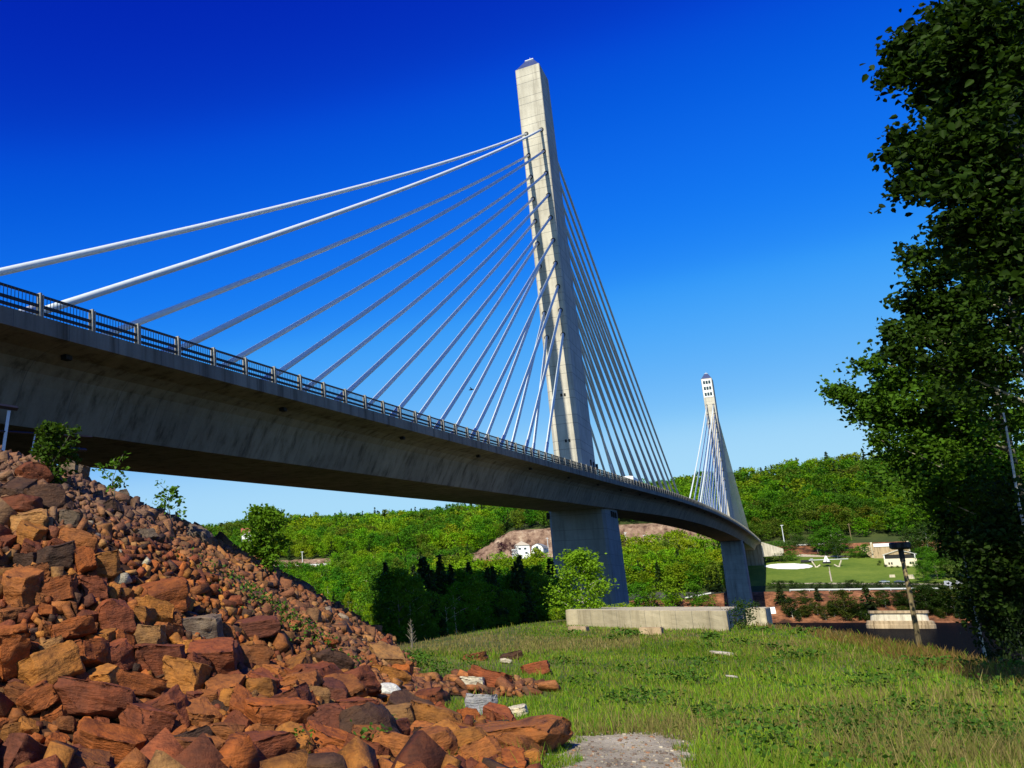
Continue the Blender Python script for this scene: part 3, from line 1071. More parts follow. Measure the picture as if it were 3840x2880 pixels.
# soil sheet of the pile
pxs = np.arange(-18, 36, 0.4); pys = np.arange(2, 102, 0.4)
Xg, Yg = np.meshgrid(pxs, pys); pdv, tgv = pile_d(Xg, Yg)
Zg = Hnear(Xg, Yg) + 0.03
V = np.stack([Xg, Yg, Zg], -1).reshape(-1, 3); keep = ((pdv > 0.1) | (tgv > 0.3) | ((pdv > -1.9) & (Yg < 22.5))).ravel()
nx = len(pxs); i = (np.arange(len(pys) - 1)[:, None] * nx + np.arange(nx - 1)[None, :]).ravel()
Fq = np.stack([i, i + 1, i + nx + 1, i + nx], -1); Fq = Fq[keep[Fq].all(1)]
link("embankment", np_mesh("embankment", V, Fq, M['rubblesoil'], smooth=True))["kind"] = "structure"

# ================================================================== OLD CONCRETE BLOCKS
def prism_from_px(front, back_scale, ztop, name, mat, label, cat, depth_y, zb):
    pass


def slab_block(name, label, cat, x0, x1, y0, y1, ztop, mat, bev=0.06, skew=0.0, quad=None):
    e = empty(name, ((x0 + x1) / 2, (y0 + y1) / 2, float(H((x0 + x1) / 2, y0))), label, cat)
    L = e.location
    m = MB(); zb = float(min(H(x0, y0), H(x1, y0), H(x0, y1), H(x1, y1))) - 0.5
    vs = [(x0, y0, zb), (x1, y0, zb), (x1 + skew, y1, zb), (x0 + skew, y1, zb), (x0, y0, ztop), (x1, y0, ztop), (x1 + skew, y1, ztop), (x0 + skew, y1, ztop)]
    if quad is not None:
        vs = [(q[0], q[1], zb) for q in quad] + [(q[0], q[1], ztop) for q in quad]
    m.add([(x - L.x, y - L.y, z - L.z) for x, y, z in vs], [(3, 2, 1, 0), (4, 5, 6, 7), (0, 1, 5, 4), (1, 2, 6, 5), (2, 3, 7, 6), (3, 0, 4, 7)])
    bm = bmesh.new()
    me = m.mesh("concrete_mass", mat); bm.from_mesh(me)
    bmesh.ops.bevel(bm, geom=bm.edges[:], offset=bev, segments=2, affect='EDGES')
    bmesh.ops.triangulate(bm, faces=bm.faces[:])
    for q in range(5):
        bmesh.ops.subdivide_edges(bm, edges=[d for d in bm.edges if d.calc_length() > 0.3], cuts=1)
        bmesh.ops.triangulate(bm, faces=[f for f in bm.faces if len(f.verts) > 3])
    from mathutils import noise as mn
    bm.normal_update()
    for v in bm.verts:
        v.co += v.normal * (mn.fractal(v.co * 2.2, 1.0, 2.0, 4) * 0.022 - 0.05 * max(0, mn.noise(v.co * 1.3) - 0.45))
    bm.to_mesh(me); bm.free()
    return e, link("concrete_mass", me, None, e)


# sight lines through the block's corners, with its top 1.05 m below the eye
def zz(px, py, z):
    v = ray(px, py); return CAM + v * (z / v[2])


ZT = -1.12
A = zz(565.3, 609.9, ZT); B = zz(726.0, 610.9, ZT); C = zz(742.0, 604.6, ZT); D = zz(590.0, 605.4, ZT)
yb = min(C[1], D[1]); yf_ = (A[1] + B[1]) / 2
print("block", A, B, C, D)
kq = min(1.0, 28.0 / max(1.0, (D[1] - A[1] + C[1] - B[1]) / 2))
QUAD = [A, B, B + (C - B) * kq, A + (D - A) * kq]
QP = np.array([q[:2] for q in QUAD])
BLK, blkm = slab_block("concrete_block", "long low weathered concrete block standing on the lawn below the tower", "concrete block",
                  A[0], B[0], yf_, min(yf_ + 28, yb), ZT, M['block'], 0.045, 0.0, QUAD)
for k, fx in enumerate((0.14, 0.2, 0.25, 0.29, 0.80, 0.84, 0.88, 0.91)):
    L = BLK.location
    x = A[0] + (B[0] - A[0]) * fx + 1.0; y = min(yf_ + 28, yb) - 0.6
    MB().tube([(x - L.x, y - L.y, ZT - L.z - 0.02), (x - L.x + 0.03, y - L.y, ZT - L.z + 0.30)], 0.03, 5).build("rebar_stub", M['rail'], BLK)
A2 = zz(744.9, 608.3, ZT); B2 = zz(763.2, 608.6, ZT)
slab_block("concrete_block", "short tan concrete block just right of the long one", "concrete block", A2[0], B2[0], A2[1], A2[1] + 9, ZT, M['block'], 0.05)
for (px, py, w, h, lab) in ((577, 629.5, 17, 4.2, "low broken pink concrete footing at the long block's left front corner"),
                            (650.6, 632.0, 20, 6.5, "tan concrete footing block in front of the long block")):
    p = hit(px, py + h / 2); s_ = depth(p) / F
    e, _ = slab_block("concrete_footing", lab, "footing", p[0] - w * s_ / 2, p[0] + w * s_ / 2, p[1], p[1] + 1.3, float(H(p[0], p[1])) + h * s_ * 1.15, M['stained'], 0.05)
for (px, py, w, lab) in ((724, 656, 22, "long white flat stone lying in the middle of the lawn"), (733, 680, 11, "small white flat stone nearer in the lawn")):
    p = hit(px, py); s_ = depth(p) / F
    o = put_rock(HI[4], (p[0], p[1], p[2] + 0.12), w * s_ / 2, 'pale', (0.05, 0.08, 0.4), (1, 0.7, 0.22), "flat_stone")
    o.color = (0.72, 0.66, 0.54, 1)
    tag(o, lab, "stone")

# ================================================================== WOODEN POLE
pb = atY(918.5, 641, 60.0); s_ = depth(pb) / F
pole = empty("wooden_pole", pb, "weathered wooden pole with a flat dark cap at the lawn's river edge", "pole")
hp = 92 * s_
MB().tube([(0, 0, -3.0), (0, 0, 0), (0.01, 0, hp * 0.5), (-0.02, 0, hp * 0.86)], [2.5 * s_, 2.5 * s_, 2.1 * s_, 1.8 * s_], 12).build("pole_shaft", M['wood'], pole, smooth=True)
MB().tube([(-0.02, 0, hp * 0.85), (-0.02, 0, hp * 0.985)], [2.2 * s_, 2.3 * s_], 12).build("collar", M['rail'], pole)
cp = MB(); R_ = 9.0 * s_
cp.tube([(-0.02, 0, hp * 0.985), (-0.02, 0, hp * 1.0), (-0.02, 0, hp * 1.045), (-0.02, 0, hp * 1.06)], [R_ * 0.8, R_, R_, R_ * 0.92], 20)
cp.build("cap", M['black'], pole)

# ================================================================== FENCE at the bridge seat
fp = atX(3, 446, 13.0)
fe = empty("metal_fence", (13.0, fp[1], fp[2]), "pale metal fence posts with dark rails at the pile's top left edge", "fence")
s_ = depth(fp) / F
def fpt(px, py):
    w = atX(px, py, 13.0); return (0.0, w[1] - fp[1], w[2] - fp[2])
MB().tube([fpt(3, 452), fpt(9, 411)], 2.3 * s_, 4).build("post", M['metal'], fe)
MB().tube([fpt(31, 455), fpt(35.5, 433)], 0.8 * s_, 6).build("post", M['metal'], fe)
MB().tube([fpt(-40, 400), fpt(17, 408.5)], 2.6 * s_, 4).build("rail", M['rail'], fe)
MB().tube([fpt(-20, 430), fpt(92, 437)], 1.1 * s_, 4).build("rail", M['rail'], fe)
MB().tube([fpt(38, 447), fpt(86, 450)], 2.0 * s_, 4).build("rail", M['rail'], fe)
# ================================================================== TREES
def leaf_quads(C, size, nrm_bias, r, aspect=0.62):
    """one pointed leaf (4 corners) per centre, with a random facing"""
    n = len(C)
    a = r.normal(size=(n, 3)); a[:, 2] *= 0.55
    a /= np.linalg.norm(a, axis=1, keepdims=True) + 1e-9
    nn = r.normal(size=(n, 3)) + nrm_bias
    b = np.cross(nn, a); b /= np.linalg.norm(b, axis=1, keepdims=True) + 1e-9
    s = (size * r.uniform(0.7, 1.25, n))[:, None]
    V = np.stack([C - a * s * 0.5, C + b * s * 0.5 * aspect - a * s * 0.05, C + a * s * 0.5, C - b * s * 0.5 * aspect - a * s * 0.05], 1)
    return V.reshape(-1, 3), np.arange(4 * n).reshape(n, 4)


def leaf6(C, size, nrm_bias, r):
    """broad pointed leaves folded along the midrib: six corners, two faces each"""
    n = len(C)
    a = r.normal(size=(n, 3)); a[:, 2] = a[:, 2] * 0.6 - 0.35
    a /= np.linalg.norm(a, axis=1, keepdims=True) + 1e-9
    nn = r.normal(size=(n, 3)) + nrm_bias
    b = np.cross(nn, a); b /= np.linalg.norm(b, axis=1, keepdims=True) + 1e-9
    c = np.cross(a, b)
    s = (size * r.uniform(0.65, 1.3, n))[:, None]; f = r.uniform(0.08, 0.28, n)[:, None]
    def pt(u, v, w): return C + (a * u + b * v + c * w * f) * s
    V = np.stack([pt(-.5, 0, 0), pt(-.28, .33, 1), pt(.12, .30, 1), pt(.55, 0, 0), pt(.12, -.30, 1), pt(-.28, -.33, 1)], 1).reshape(-1, 3)
    k = np.arange(n)[:, None] * 6
    return V, np.concatenate([k + np.array([0, 3, 2, 1]), k + np.array([0, 5, 4, 3])], 0)


def tint(n, base, r, cl=None, amt=0.25, rep=4):
    k = 1 + amt * r.uniform(-1, 1, n)
    c = np.array(base)[None] * k[:, None]
    y = r.uniform(-1, 1, n) * 0.10
    c[:, 0] *= 1 + y
    if cl is not None: c *= cl[:, None]
    return np.repeat(np.clip(c, 0.002, 1), rep, 0)


def broadleaf(seed, h=9.0, cr=2.6, n=3000, ls=0.34, base=0.2, limbs=14, spread=0.55, col=(1, 1, 1), trunk_r=0.13, top=1.0, shape=1.0):
    """trunk mesh data, and leaf arrays, of a leafy tree standing at the origin"""
    r = np.random.default_rng(seed)
    tr = MB(); lean = r.normal(0, 0.03, 2) * h
    zs = np.linspace(0, 0.93 * h, 8)
    tp = [np.array([lean[0] * (z / h) ** 1.5 + 0.05 * r.normal(), lean[1] * (z / h) ** 1.5 + 0.05 * r.normal(), z - (0.5 if z == 0 else 0)]) for z in zs]
    tr.tube(tp, list(trunk_r * (1 - 0.88 * zs / h)), 7)
    cen = []
    for k in range(limbs):
        f = base + (0.95 - base) * (k + r.uniform(0, 0.9)) / limbs
        an = k * 2.4 + r.uniform(-0.5, 0.5)
        p0 = np.array([np.interp(f * h, zs, [q[0] for q in tp]), np.interp(f * h, zs, [q[1] for q in tp]), f * h])
        prof = (math.sin(math.pi * min(1, max(0.05, (f - base + 0.10) / (1.12 - base))) ** shape)) ** 0.7
        L = cr * prof * r.uniform(0.7, 1.2)
        d = np.array([math.cos(an), math.sin(an), r.uniform(0.3, 0.9) * spread + 0.25])
        mid = p0 + d * L * 0.5; end = p0 + d * L + np.array([0, 0, -0.06 * L])
        tr.tube([p0, mid, end], [trunk_r * 0.42 * (1 - 0.6 * f), trunk_r * 0.26 * (1 - 0.5 * f), 0.012], 5, False)
        for q in range(5):
            u = r.uniform(0.3, 1.05)
            c0 = p0 + (end - p0) * u + r.normal(size=3) * L * 0.2
            cen.append((c0, 0.14 * cr + 0.13 * L))
    cen.append((tp[-1], 0.2 * cr)); cen.append((tp[-1] + np.array([0, 0, 0.05 * h]), 0.12 * cr))
    per = max(1, n // len(cen)); Cs = []; cl = []
    for c0, rad in cen:
        Cs.append(c0 + r.normal(size=(per, 3)) * rad * np.array([0.62, 0.62, 0.45])); cl += [r.uniform(0.78, 1.2)] * per
    C = np.concatenate(Cs)
    V, Fq = leaf_quads(C, ls, np.array([0, 0, 0.9]), r)
    return tr, V, Fq, tint(len(C), col, r, np.array(cl))


def conifer(seed, h=10.0, cr=1.9, n=900, ls=0.7, col=(1, 1, 1), base=0.1, trunk_r=0.14, gap=0.0):
    r = np.random.default_rng(seed)
    tr = MB(); tr.tube([(0, 0, -0.5), (0, 0, h * 0.6), (0, 0, h)], [trunk_r, trunk_r * 0.55, 0.02], 6)
    C = []; A = []; cl = []
    nl = 13
    for k in range(nl):
        f = base + (1 - base) * k / nl
        R = cr * (1 - f) ** 0.85 * r.uniform(0.75, 1.15) + 0.08
        m = max(4, int(n / nl * (0.35 + 1.3 * (1 - f))))
        nb = 7; bang = r.uniform(0, 6.28, nb)
        an = bang[r.integers(0, nb, m)] + r.normal(0, 0.22, m)
        u = r.uniform(0.1, 1, m) ** 0.7
        C.append(np.stack([np.cos(an) * R * u, np.sin(an) * R * u, f * h + h * 0.05 * r.uniform(-1, 1, m) - 0.25 * R * u], -1))
        A.append(an); cl += [r.uniform(0.8, 1.2)] * m
    C = np.concatenate(C); an = np.concatenate(A); m = len(C)
    a = np.stack([np.cos(an), np.sin(an), -0.35 + 0.2 * r.normal(size=m)], -1); a /= np.linalg.norm(a, axis=1, keepdims=True)
    b = np.cross(a, np.array([0, 0, 1.0]) + 0.5 * r.normal(size=(m, 3))); b /= np.linalg.norm(b, axis=1, keepdims=True)
    s = (ls * r.uniform(0.7, 1.2, m))[:, None]
    V = np.stack([C - a * s * .5, C + b * s * .28, C + a * s * .5, C - b * s * .28], 1).reshape(-1, 3)
    return tr, V, np.arange(4 * m).reshape(m, 4), tint(m, col, r, np.array(cl), 0.2)


class Proto:
    def __init__(s, data, leafm, bark, crown="crown"):
        tr, s.V, s.F, s.C = data
        s.tr = tr; s.crown = crown
        s.trunk = tr.mesh("trunk", bark, True)
        s.leaf = np_mesh(crown, s.V, s.F, leafm, s.C)
        s.h = s.V[:, 2].max()

    def place(s, name, p, k, color, label=None, cat="tree", group=None, kz=None, rz=None):
        e = empty(name, p, label, cat, group, random.uniform(0, 6.28) if rz is None else rz)
        e.scale = (k, k, kz or k)
        link("trunk", s.trunk, None, e)
        link(s.crown, s.leaf, None, e).color = (*color, 1)
        return e


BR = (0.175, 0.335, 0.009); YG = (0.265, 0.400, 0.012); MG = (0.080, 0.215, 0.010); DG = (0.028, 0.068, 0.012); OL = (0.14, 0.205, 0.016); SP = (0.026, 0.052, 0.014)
mid = [Proto(broadleaf(20 + i, 9, 2.7, 3400, 0.36, 0.10, 16, 0.6), M['leaf'], M['birch'] if i % 2 else M['bark']) for i in range(5)]
slim = [Proto(broadleaf(40 + i, 9, 1.7, 2200, 0.33, 0.08, 16, 0.9), M['leaf'], M['birch']) for i in range(3)]
spruce = [Proto(conifer(60 + i, 10, 2.1, 2600, 0.5), M['needle'], M['bark']) for i in range(3)]
farb = [Proto(broadleaf(80 + i, 11, 4.4, 950, 0.76, 0.15, 12, 0.5, trunk_r=0.2), M['leaf'], M['birch'] if i == 0 else M['bark']) for i in range(5)]
farc = [Proto(conifer(90 + i, 14, 2.9, 420, 1.25, trunk_r=0.22), M['needle'], M['bark']) for i in range(3)]
bush = [Proto(broadleaf(110 + i, 2.6, 1.7, 1300, 0.22, 0.0, 14, 0.5, trunk_r=0.05), M['leaf'], M['bark'], "foliage") for i in range(4)]
pine = [Proto(conifer(120 + i, 9, 2.6, 700, 0.8, base=0.28, trunk_r=0.13), M['needle'], M['bark']) for i in range(2)]

# --- saplings on and behind the stones
def sap(px, py, hpx, wpx, label, name, seed, n, ls, col, yy=None, limbs=10, base=0.15, cat="sapling", spread=0.9, off=0.25, trunk=0.03):
    p = hit(px, py) if yy is None else atY(px, py, yy)
    if yy is not None: p = np.array([p[0], p[1], float(H(p[0], p[1]))])
    s_ = depth(p) / F
    top = atY(px, py - hpx, p[1])[2]
    h = max(top - p[2], hpx * s_) * 0.93
    pr = Proto(broadleaf(seed, h, wpx * s_ * 0.52, n, ls, base, limbs, spread, trunk_r=trunk), M['leaf'], M['bark'], "foliage")
    return pr.place(name, (p[0], p[1], float(H(p[0], p[1]))), 1.0, col, label, cat, None, rz=0.0)


sap(50, 486, 64, 46, "dark leafy bush growing at the crest of the stone pile", "leafy_bush", 201, 1500, 0.17, (0.05, 0.10, 0.010), None, 16, 0.05, "bush", 1.0)
sap(113, 507, 48, 32, "small thin sapling against the girder at the pile's skyline", "sapling", 202, 170, 0.20, (0.09, 0.19, 0.015), None, 7, 0.3)
sap(171, 530, 44, 36, "bright young sapling alone on the stone slope's skyline", "sapling", 203, 260, 0.22, (0.10, 0.21, 0.015), None, 9, 0.2)
sap(266, 592, 70, 46, "rounded young birch at the lower edge of the stone slope", "young_tree", 204, 4200, 0.22, (0.115, 0.23, 0.014), 43.0, 16, 0.10, "tree", 0.8, trunk=0.06)
LM4 = [(268, 550, "rounded young birch by the stone slope")]

# --- the poplar in front of the near pier
pp = atY(572, 625, 99.0); pz = float(H(pp[0], pp[1])); s_ = depth(pp) / F
hh = atY(583, 549, 99.0)[2] - pz
Proto(broadleaf(206, hh * 0.96, 2.6, 6000, 0.30, 0.03, 22, 0.7, trunk_r=0.10, shape=0.62), M['leaf'], M['birch']).place(
    "poplar_tree", (pp[0] + 1.2, pp[1], pz), 1.0, (0.18, 0.33, 0.014), "bright young poplar standing in front of the near bridge pier", "tree", None, rz=1.0)
LM4.append((580, 580, "young poplar in front of the pier"))

# --- tree wall on the near bank, under and beside the bridge
near_items, near_objs = [], []
def near_tree(x, y, topy, protos, colr, what, jit=0.1):
    z = float(H(x, y))
    q = proj((x, y, z))
    top = atY(q[0], topy, y)[2]
    h = max(3.0, top - z)
    pr = random.choice(protos)
    k = h / pr.h
    c = tuple(v * random.uniform(0.85, 1.15) for v in colr)
    e = pr.place("broadleaf_tree" if "spruce" not in what else "spruce_tree", (x, y, z - 0.1), k * random.uniform(0.95, 1.05), c, None, "tree", "trees along the near river bank", kz=k)
    near_items.append((q[0], (q[1] + topy) / 2, what)); near_objs.append(e)


# the wood in the deck's shadow: its right flank runs away along the lawn
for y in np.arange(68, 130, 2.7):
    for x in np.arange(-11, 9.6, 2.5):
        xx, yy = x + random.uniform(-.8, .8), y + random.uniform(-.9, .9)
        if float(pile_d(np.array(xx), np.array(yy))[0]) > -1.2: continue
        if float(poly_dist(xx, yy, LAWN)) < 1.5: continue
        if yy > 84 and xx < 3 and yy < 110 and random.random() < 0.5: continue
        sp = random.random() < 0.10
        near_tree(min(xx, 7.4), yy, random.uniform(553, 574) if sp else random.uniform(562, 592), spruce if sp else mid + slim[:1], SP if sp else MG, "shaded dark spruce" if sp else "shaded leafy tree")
# sunlit trees left of it, down to the stones
for k in range(46):
    y = random.uniform(104, 165); x = -13 - random.random() * (22 + (y - 100) * 0.8)
    q = proj((x, y, float(H(x, y))))
    if q[0] < 225: continue
    pdv = float(pile_d(np.array(x), np.array(y))[0])
    if pdv > -2: continue
    ty = np.interp(q[0], [230, 300, 380, 420], [585, 592, 582, 578]) + random.uniform(-14, 14)
    sprc = random.random() < 0.1
    near_tree(x, y, ty, spruce if sprc else mid + slim, SP if sprc else random.choice([BR, BR, YG, MG, BR]), "dark spruce on the near bank" if sprc else random.choice(["bright leafy tree", "tall green tree"]))
for px_, yy, tpy in ((385, 100, 600), (372, 104, 606), (350, 108, 603), (395, 108, 596), (330, 112, 598), (312, 118, 594), (408, 112, 592)):
    p = atY(px_, 640, yy)
    near_tree(p[0], yy, tpy, slim + mid[:1], random.choice([BR, YG]), "bright slender tree")
# low dark undergrowth along the foot of the shaded trees
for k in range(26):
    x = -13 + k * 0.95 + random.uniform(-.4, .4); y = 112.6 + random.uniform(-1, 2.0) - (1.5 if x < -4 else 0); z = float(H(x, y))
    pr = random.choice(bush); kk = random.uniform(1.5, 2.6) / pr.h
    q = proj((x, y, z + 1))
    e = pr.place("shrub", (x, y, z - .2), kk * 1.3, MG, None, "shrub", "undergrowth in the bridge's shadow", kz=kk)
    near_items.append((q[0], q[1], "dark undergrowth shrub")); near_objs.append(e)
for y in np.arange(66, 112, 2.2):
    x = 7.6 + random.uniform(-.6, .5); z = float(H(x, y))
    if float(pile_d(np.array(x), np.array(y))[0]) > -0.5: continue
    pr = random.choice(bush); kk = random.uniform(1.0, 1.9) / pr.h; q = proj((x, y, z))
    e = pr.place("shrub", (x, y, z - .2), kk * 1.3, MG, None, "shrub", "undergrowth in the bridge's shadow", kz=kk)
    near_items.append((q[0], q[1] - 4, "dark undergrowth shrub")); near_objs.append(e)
# low shrubs right of the poplar, behind the block
for px_, tpy in ((556, 606), (600, 600), (612, 603), (622, 601), (634, 604), (646, 606), (655, 605)):
    p = atY(px_, 606, 112.0); z = float(H(p[0], p[1]))
    q = proj((p[0], 112, z)); top = atY(px_, tpy, 112)[2]
    pr = random.choice(bush); k = max(1.0, top - z) / pr.h
    e = pr.place("shrub", (p[0], 112, z - 0.1), k, YG, None, "shrub", "shrubs behind the long block", kz=k)
    near_items.append((q[0], tpy + 6, "yellow-green shrub")); near_objs.append(e)
LM4 += [(325, 662, "dark brown blocky boulder"), (551, 600, "left end of the long block"), (650, 610, "middle of the long block"), (330, 600, "top of the stone slope's tail")]
for e, l in zip(near_objs, relate(near_items, LM4[:2] + LM4[3:5] + LM4[5:])): e["label"] = l

# --- dead mullein stalk and brush at the pile's foot
p = hit(412, 648); s_ = depth(p) / F
dm = MB(); dm.tube([(0, 0, -0.2), (0.05, 0, 26 * s_ * 0.6), (0.02, 0.02, 46 * s_ * 0.62)], [1.2 * s_, 0.9 * s_, 0.2 * s_], 6)
for k in range(22):
    an = k * 2.4; z = (0.12 + 0.8 * k / 22) * 28 * s_; L = (1 - 0.7 * k / 22) * 6 * s_
    dm.tube([(0, 0, z), (math.cos(an) * L, math.sin(an) * L, z + L * 1.1)], [0.45 * s_, 0.15 * s_], 4)
e = empty("dead_stalk", p, "dead brown branching weed stalk at the foot of the stone slope", "dead plant")
dm.build("stalk", M['bark'], e)

# ================================================================== BIG TREES ON THE RIGHT
def big_tree(name, label, base_px, Y, tips, n, ls, col, barkm, trunk_r, topz, seed, fill=0.35, leafr=0.55, cent=None):
    r = np.random.default_rng(seed)
    p = atY(base_px[0], base_px[1], Y); p[2] = float(H(p[0], p[1]))
    e = empty(name, p, label, "tree")
    tr = MB(); zs = np.linspace(0, topz - p[2], 9)
    lean = r.normal(0, 0.02, 2)
    tp = [np.array([lean[0] * z + 0.06 * r.normal(), lean[1] * z + 0.06 * r.normal(), z - (0.6 if z == 0 else 0)]) for z in zs]
    tr.tube(tp, list(trunk_r * (1 - 0.85 * zs / zs[-1])), 10)
    C = []; cl = []; W = []
    br = MB()
    for (tx, ty) in tips:
        Yt = Y + r.uniform(-2.2, 2.2)
        t = atY(tx, ty, Yt) - p
        d = math.hypot(t[0], t[1])
        z0 = np.clip(t[2] - d * r.uniform(0.35, 0.75), zs[1] * 0.6, zs[-1] * 0.97)
        a = np.array([np.interp(z0, zs, [q[0] for q in tp]), np.interp(z0, zs, [q[1] for q in tp]), z0])
        m1 = a + (t - a) * 0.4 + np.array([0, 0, 0.05 * d]); m2 = a + (t - a) * 0.75 + np.array([0, 0, 0.04 * d])
        L = np.linalg.norm(t - a)
        br.tube([a, m1, m2, t], [trunk_r * 0.28, trunk_r * 0.18, trunk_r * 0.09, 0.008], 6, False)
        path = [a, m1, m2, t]
        for q in range(17):
            u = r.uniform(fill, 1.0) if q < 14 else 1.0
            seg = min(int(u * 3), 2); f = u * 3 - seg
            c0 = path[seg] * (1 - f) + path[seg + 1] * f
            sd = r.normal(size=3) * np.array([1, 1, 0.7]) * (0.055 * L * (1.15 - u) + 0.16)
            c1 = c0 + sd
            if q % 2 == 0: br.tube([c0, c1], [0.02, 0.006], 4, False)
            C.append((c1, leafr * r.uniform(0.4, 0.8) * (0.6 if u > 0.85 else 1)))
        for q in range(4):
            C.append((t + np.clip(r.normal(size=3), -1.5, 1.5) * 0.22 * max(1, leafr / 0.6), leafr * 0.55))
    for (tx, ty, w_) in (cent or ()):
        t = atY(tx, ty, Y + r.uniform(-2.5, 3.0)) - p
        for q in range(int(w_)):
            C.append((t + np.clip(r.normal(size=3), -1.3, 1.3) * np.array([0.7, 0.7, 0.65]), leafr * 0.7))
    per = max(3, n // len(C)); P = []; cl = []
    for c0, rad in C:
        P.append(c0 + r.normal(size=(per, 3)) * rad * np.array([0.6, 0.6, 0.5])); cl += [r.uniform(0.45, 1.6)] * per
    P = np.concatenate(P)
    V, Fq = leaf6(P, ls, np.array([0, 0, 0.35]), r)
    link("trunk", tr.mesh("trunk", barkm, True), None, e)
    link("branches", br.mesh("branches", M['limb'], True), None, e)
    link("crown", np_mesh("crown", V, Fq, M['leaf'], tint(len(P), (1, 1, 1), r, np.array(cl), 0.55, 6)), None, e).color = (*col, 1)  # wide tint spread puts lit and shaded leaves into the colour
    return e


DK = (0.026, 0.055, 0.005)  # leaf colours from here on darkened in place of shade over these trees
def grid_px(x0, x1, y0, y1, st, w):
    return [(x, y, w) for x in np.arange(x0, x1 + 1, st) for y in np.arange(y0, y1 + 1, st)]


big_tree("poplar_tree", "nearest large-leaved poplar whose dark branches fill the upper right corner", (1150, 745), 29.0,
         [(903, 47), (900, 68), (932, 88), (896, 150), (915, 178), (952, 222), (962, 8), (985, 40), (1000, 92), (972, 140), (1005, 180), (1015, 30), (1005, 235), (948, 185),
          (930, 150), (960, 110), (1010, 130), (940, 55), (918, 160), (1016, 60), (990, 205), (975, 70), (1018, 270), (955, 30)],
         26000, 0.18, DK, M['bark'], 0.24, 24.0, 301, 0.3, 0.6, grid_px(965, 1035, -10, 200, 26, 4) + [(930, 160, 3), (940, 140, 3), (945, 70, 3), (1000, 230, 4), (1020, 250, 4)])
big_tree("poplar_tree", "second poplar behind it with pale limbs showing through the leaves", (1092, 660), 45.0,
         [(912, 257), (943, 232), (905, 305), (930, 280), (893, 335), (960, 262), (985, 300), (925, 340), (950, 330), (1010, 330), (1000, 262), (897, 355), (1018, 295), (940, 300), (970, 350), (915, 320)],
         19000, 0.19, (0.033, 0.070, 0.006), M['bark'], 0.22, 19.5, 302, 0.3, 0.75, grid_px(975, 1035, 250, 420, 26, 4) + [(940, 320, 4), (930, 345, 4), (955, 300, 3)])
big_tree("broadleaf_tree", "green broadleaf tree reaching a long branch out left over the hill", (1062, 650), 56.0,
         [(836, 390), (850, 400), (868, 364), (862, 412), (895, 372), (880, 440), (902, 462), (930, 400), (905, 420), (950, 440), (925, 480), (970, 420), (1000, 470), (960, 480),
          (990, 380), (1015, 420), (915, 490), (880, 385), (874, 402), (915, 440), (886, 424), (940, 372)],
         26000, 0.20, (0.066, 0.145, 0.009), M['bark'], 0.24, 17.5, 303, 0.28, 0.8, grid_px(900, 1035, 370, 500, 25, 4) + [(875, 395, 4), (885, 420, 4), (860, 385, 2)])
big_tree("birch_tree", "slender white-barked birch leaning beside the lawn edge at right", (983, 640), 64.0,
         [(945, 515), (955, 545), (965, 540), (985, 580), (1000, 560), (955, 500), (990, 500), (1010, 600), (985, 610), (980, 530)],
         15000, 0.20, (0.036, 0.072, 0.008), M['birch'], 0.075, 12.0, 304, 0.3, 0.85, grid_px(985, 1035, 490, 610, 24, 5))
big_tree("birch_tree", "second white-barked birch at the frame's right edge", (1042, 648), 52.0,
         [(985, 560), (990, 540), (1000, 520), (1015, 560), (990, 600), (1020, 600), (1000, 575), (1005, 628)],
         12000, 0.20, (0.028, 0.055, 0.007), M['birch'], 0.09, 11.0, 305, 0.3, 0.8, grid_px(995, 1035, 500, 630, 22, 5))
for (px_, py_, yy, hpx, wpx, lab) in ((1000, 648, 60, 60, 60, "dark undergrowth bush beneath the two birches"), (1022, 655, 52, 80, 60, "dark undergrowth bush at the right frame edge above the tan grass"),
                                     (985, 640, 72, 30, 34, "low dark bush left of the leaning birch")):
    p = atY(px_, py_, yy); z = float(H(p[0], yy)); s_ = depth(p) / F
    k = wpx * s_ / 5.0; kz = hpx * s_ / 2.6
    random.choice(bush).place("undergrowth_bush", (p[0], yy, z - 0.2), k, (0.022, 0.042, 0.010), lab, "bush", None, kz=kz)

# ================================================================== FAR BANK: FOREST
FAR_LM = []
def far_ok(x, y):
    """is this spot wooded?"""
    if y < 536: return False
    if x > -6:
        if y < (698 if x > 25 else 716) and x < 300: return False
        return True
    if -9 < x: return y > 716
    if 552 < y < 566 and x > -60: return False
    if 676 < y < 692: return False
    if 690 < y < 716 and x > -190: return False
    return True


pts = []
for yb_, ye_, st in ((544, 676, 6.6), (720, 860, 8.2), (860, 1030, 9.6)):
    yy = yb_
    while yy < ye_:
        xx = -760.0
        while xx < 330:
            x = xx + random.uniform(-.45, .45) * st; y = yy + random.uniform(-.45, .45) * st
            q = proj((x, y, float(Hfar(x, y)) + 6))
            if -15 < q[0] < 1040 and far_ok(x, y): pts.append((x, y, q))
            xx += st
        yy += st
HOUSE = (528, 552)
fpts = []
for x, y, q in pts:
    if 470 < q[0] < 566 and 536 < q[1] < 566 and y < 700: continue        # clearing with the white house
    if 266 < q[0] < 335 and 552 < q[1] < 572 and y < 700: continue
    fpts.append((x, y, q))
print("far trees", len(fpts))
cand = sorted(fpts, key=lambda e: e[2][2])
indiv = []
vis_rank = [e for e in cand if (e[1] < 676 and e[2][0] > 190 and e[2][1] < 612)]
random.shuffle(vis_rank)
indiv = vis_rank[:205]
iset = {id(e) for e in indiv}
fi, fo = [], []
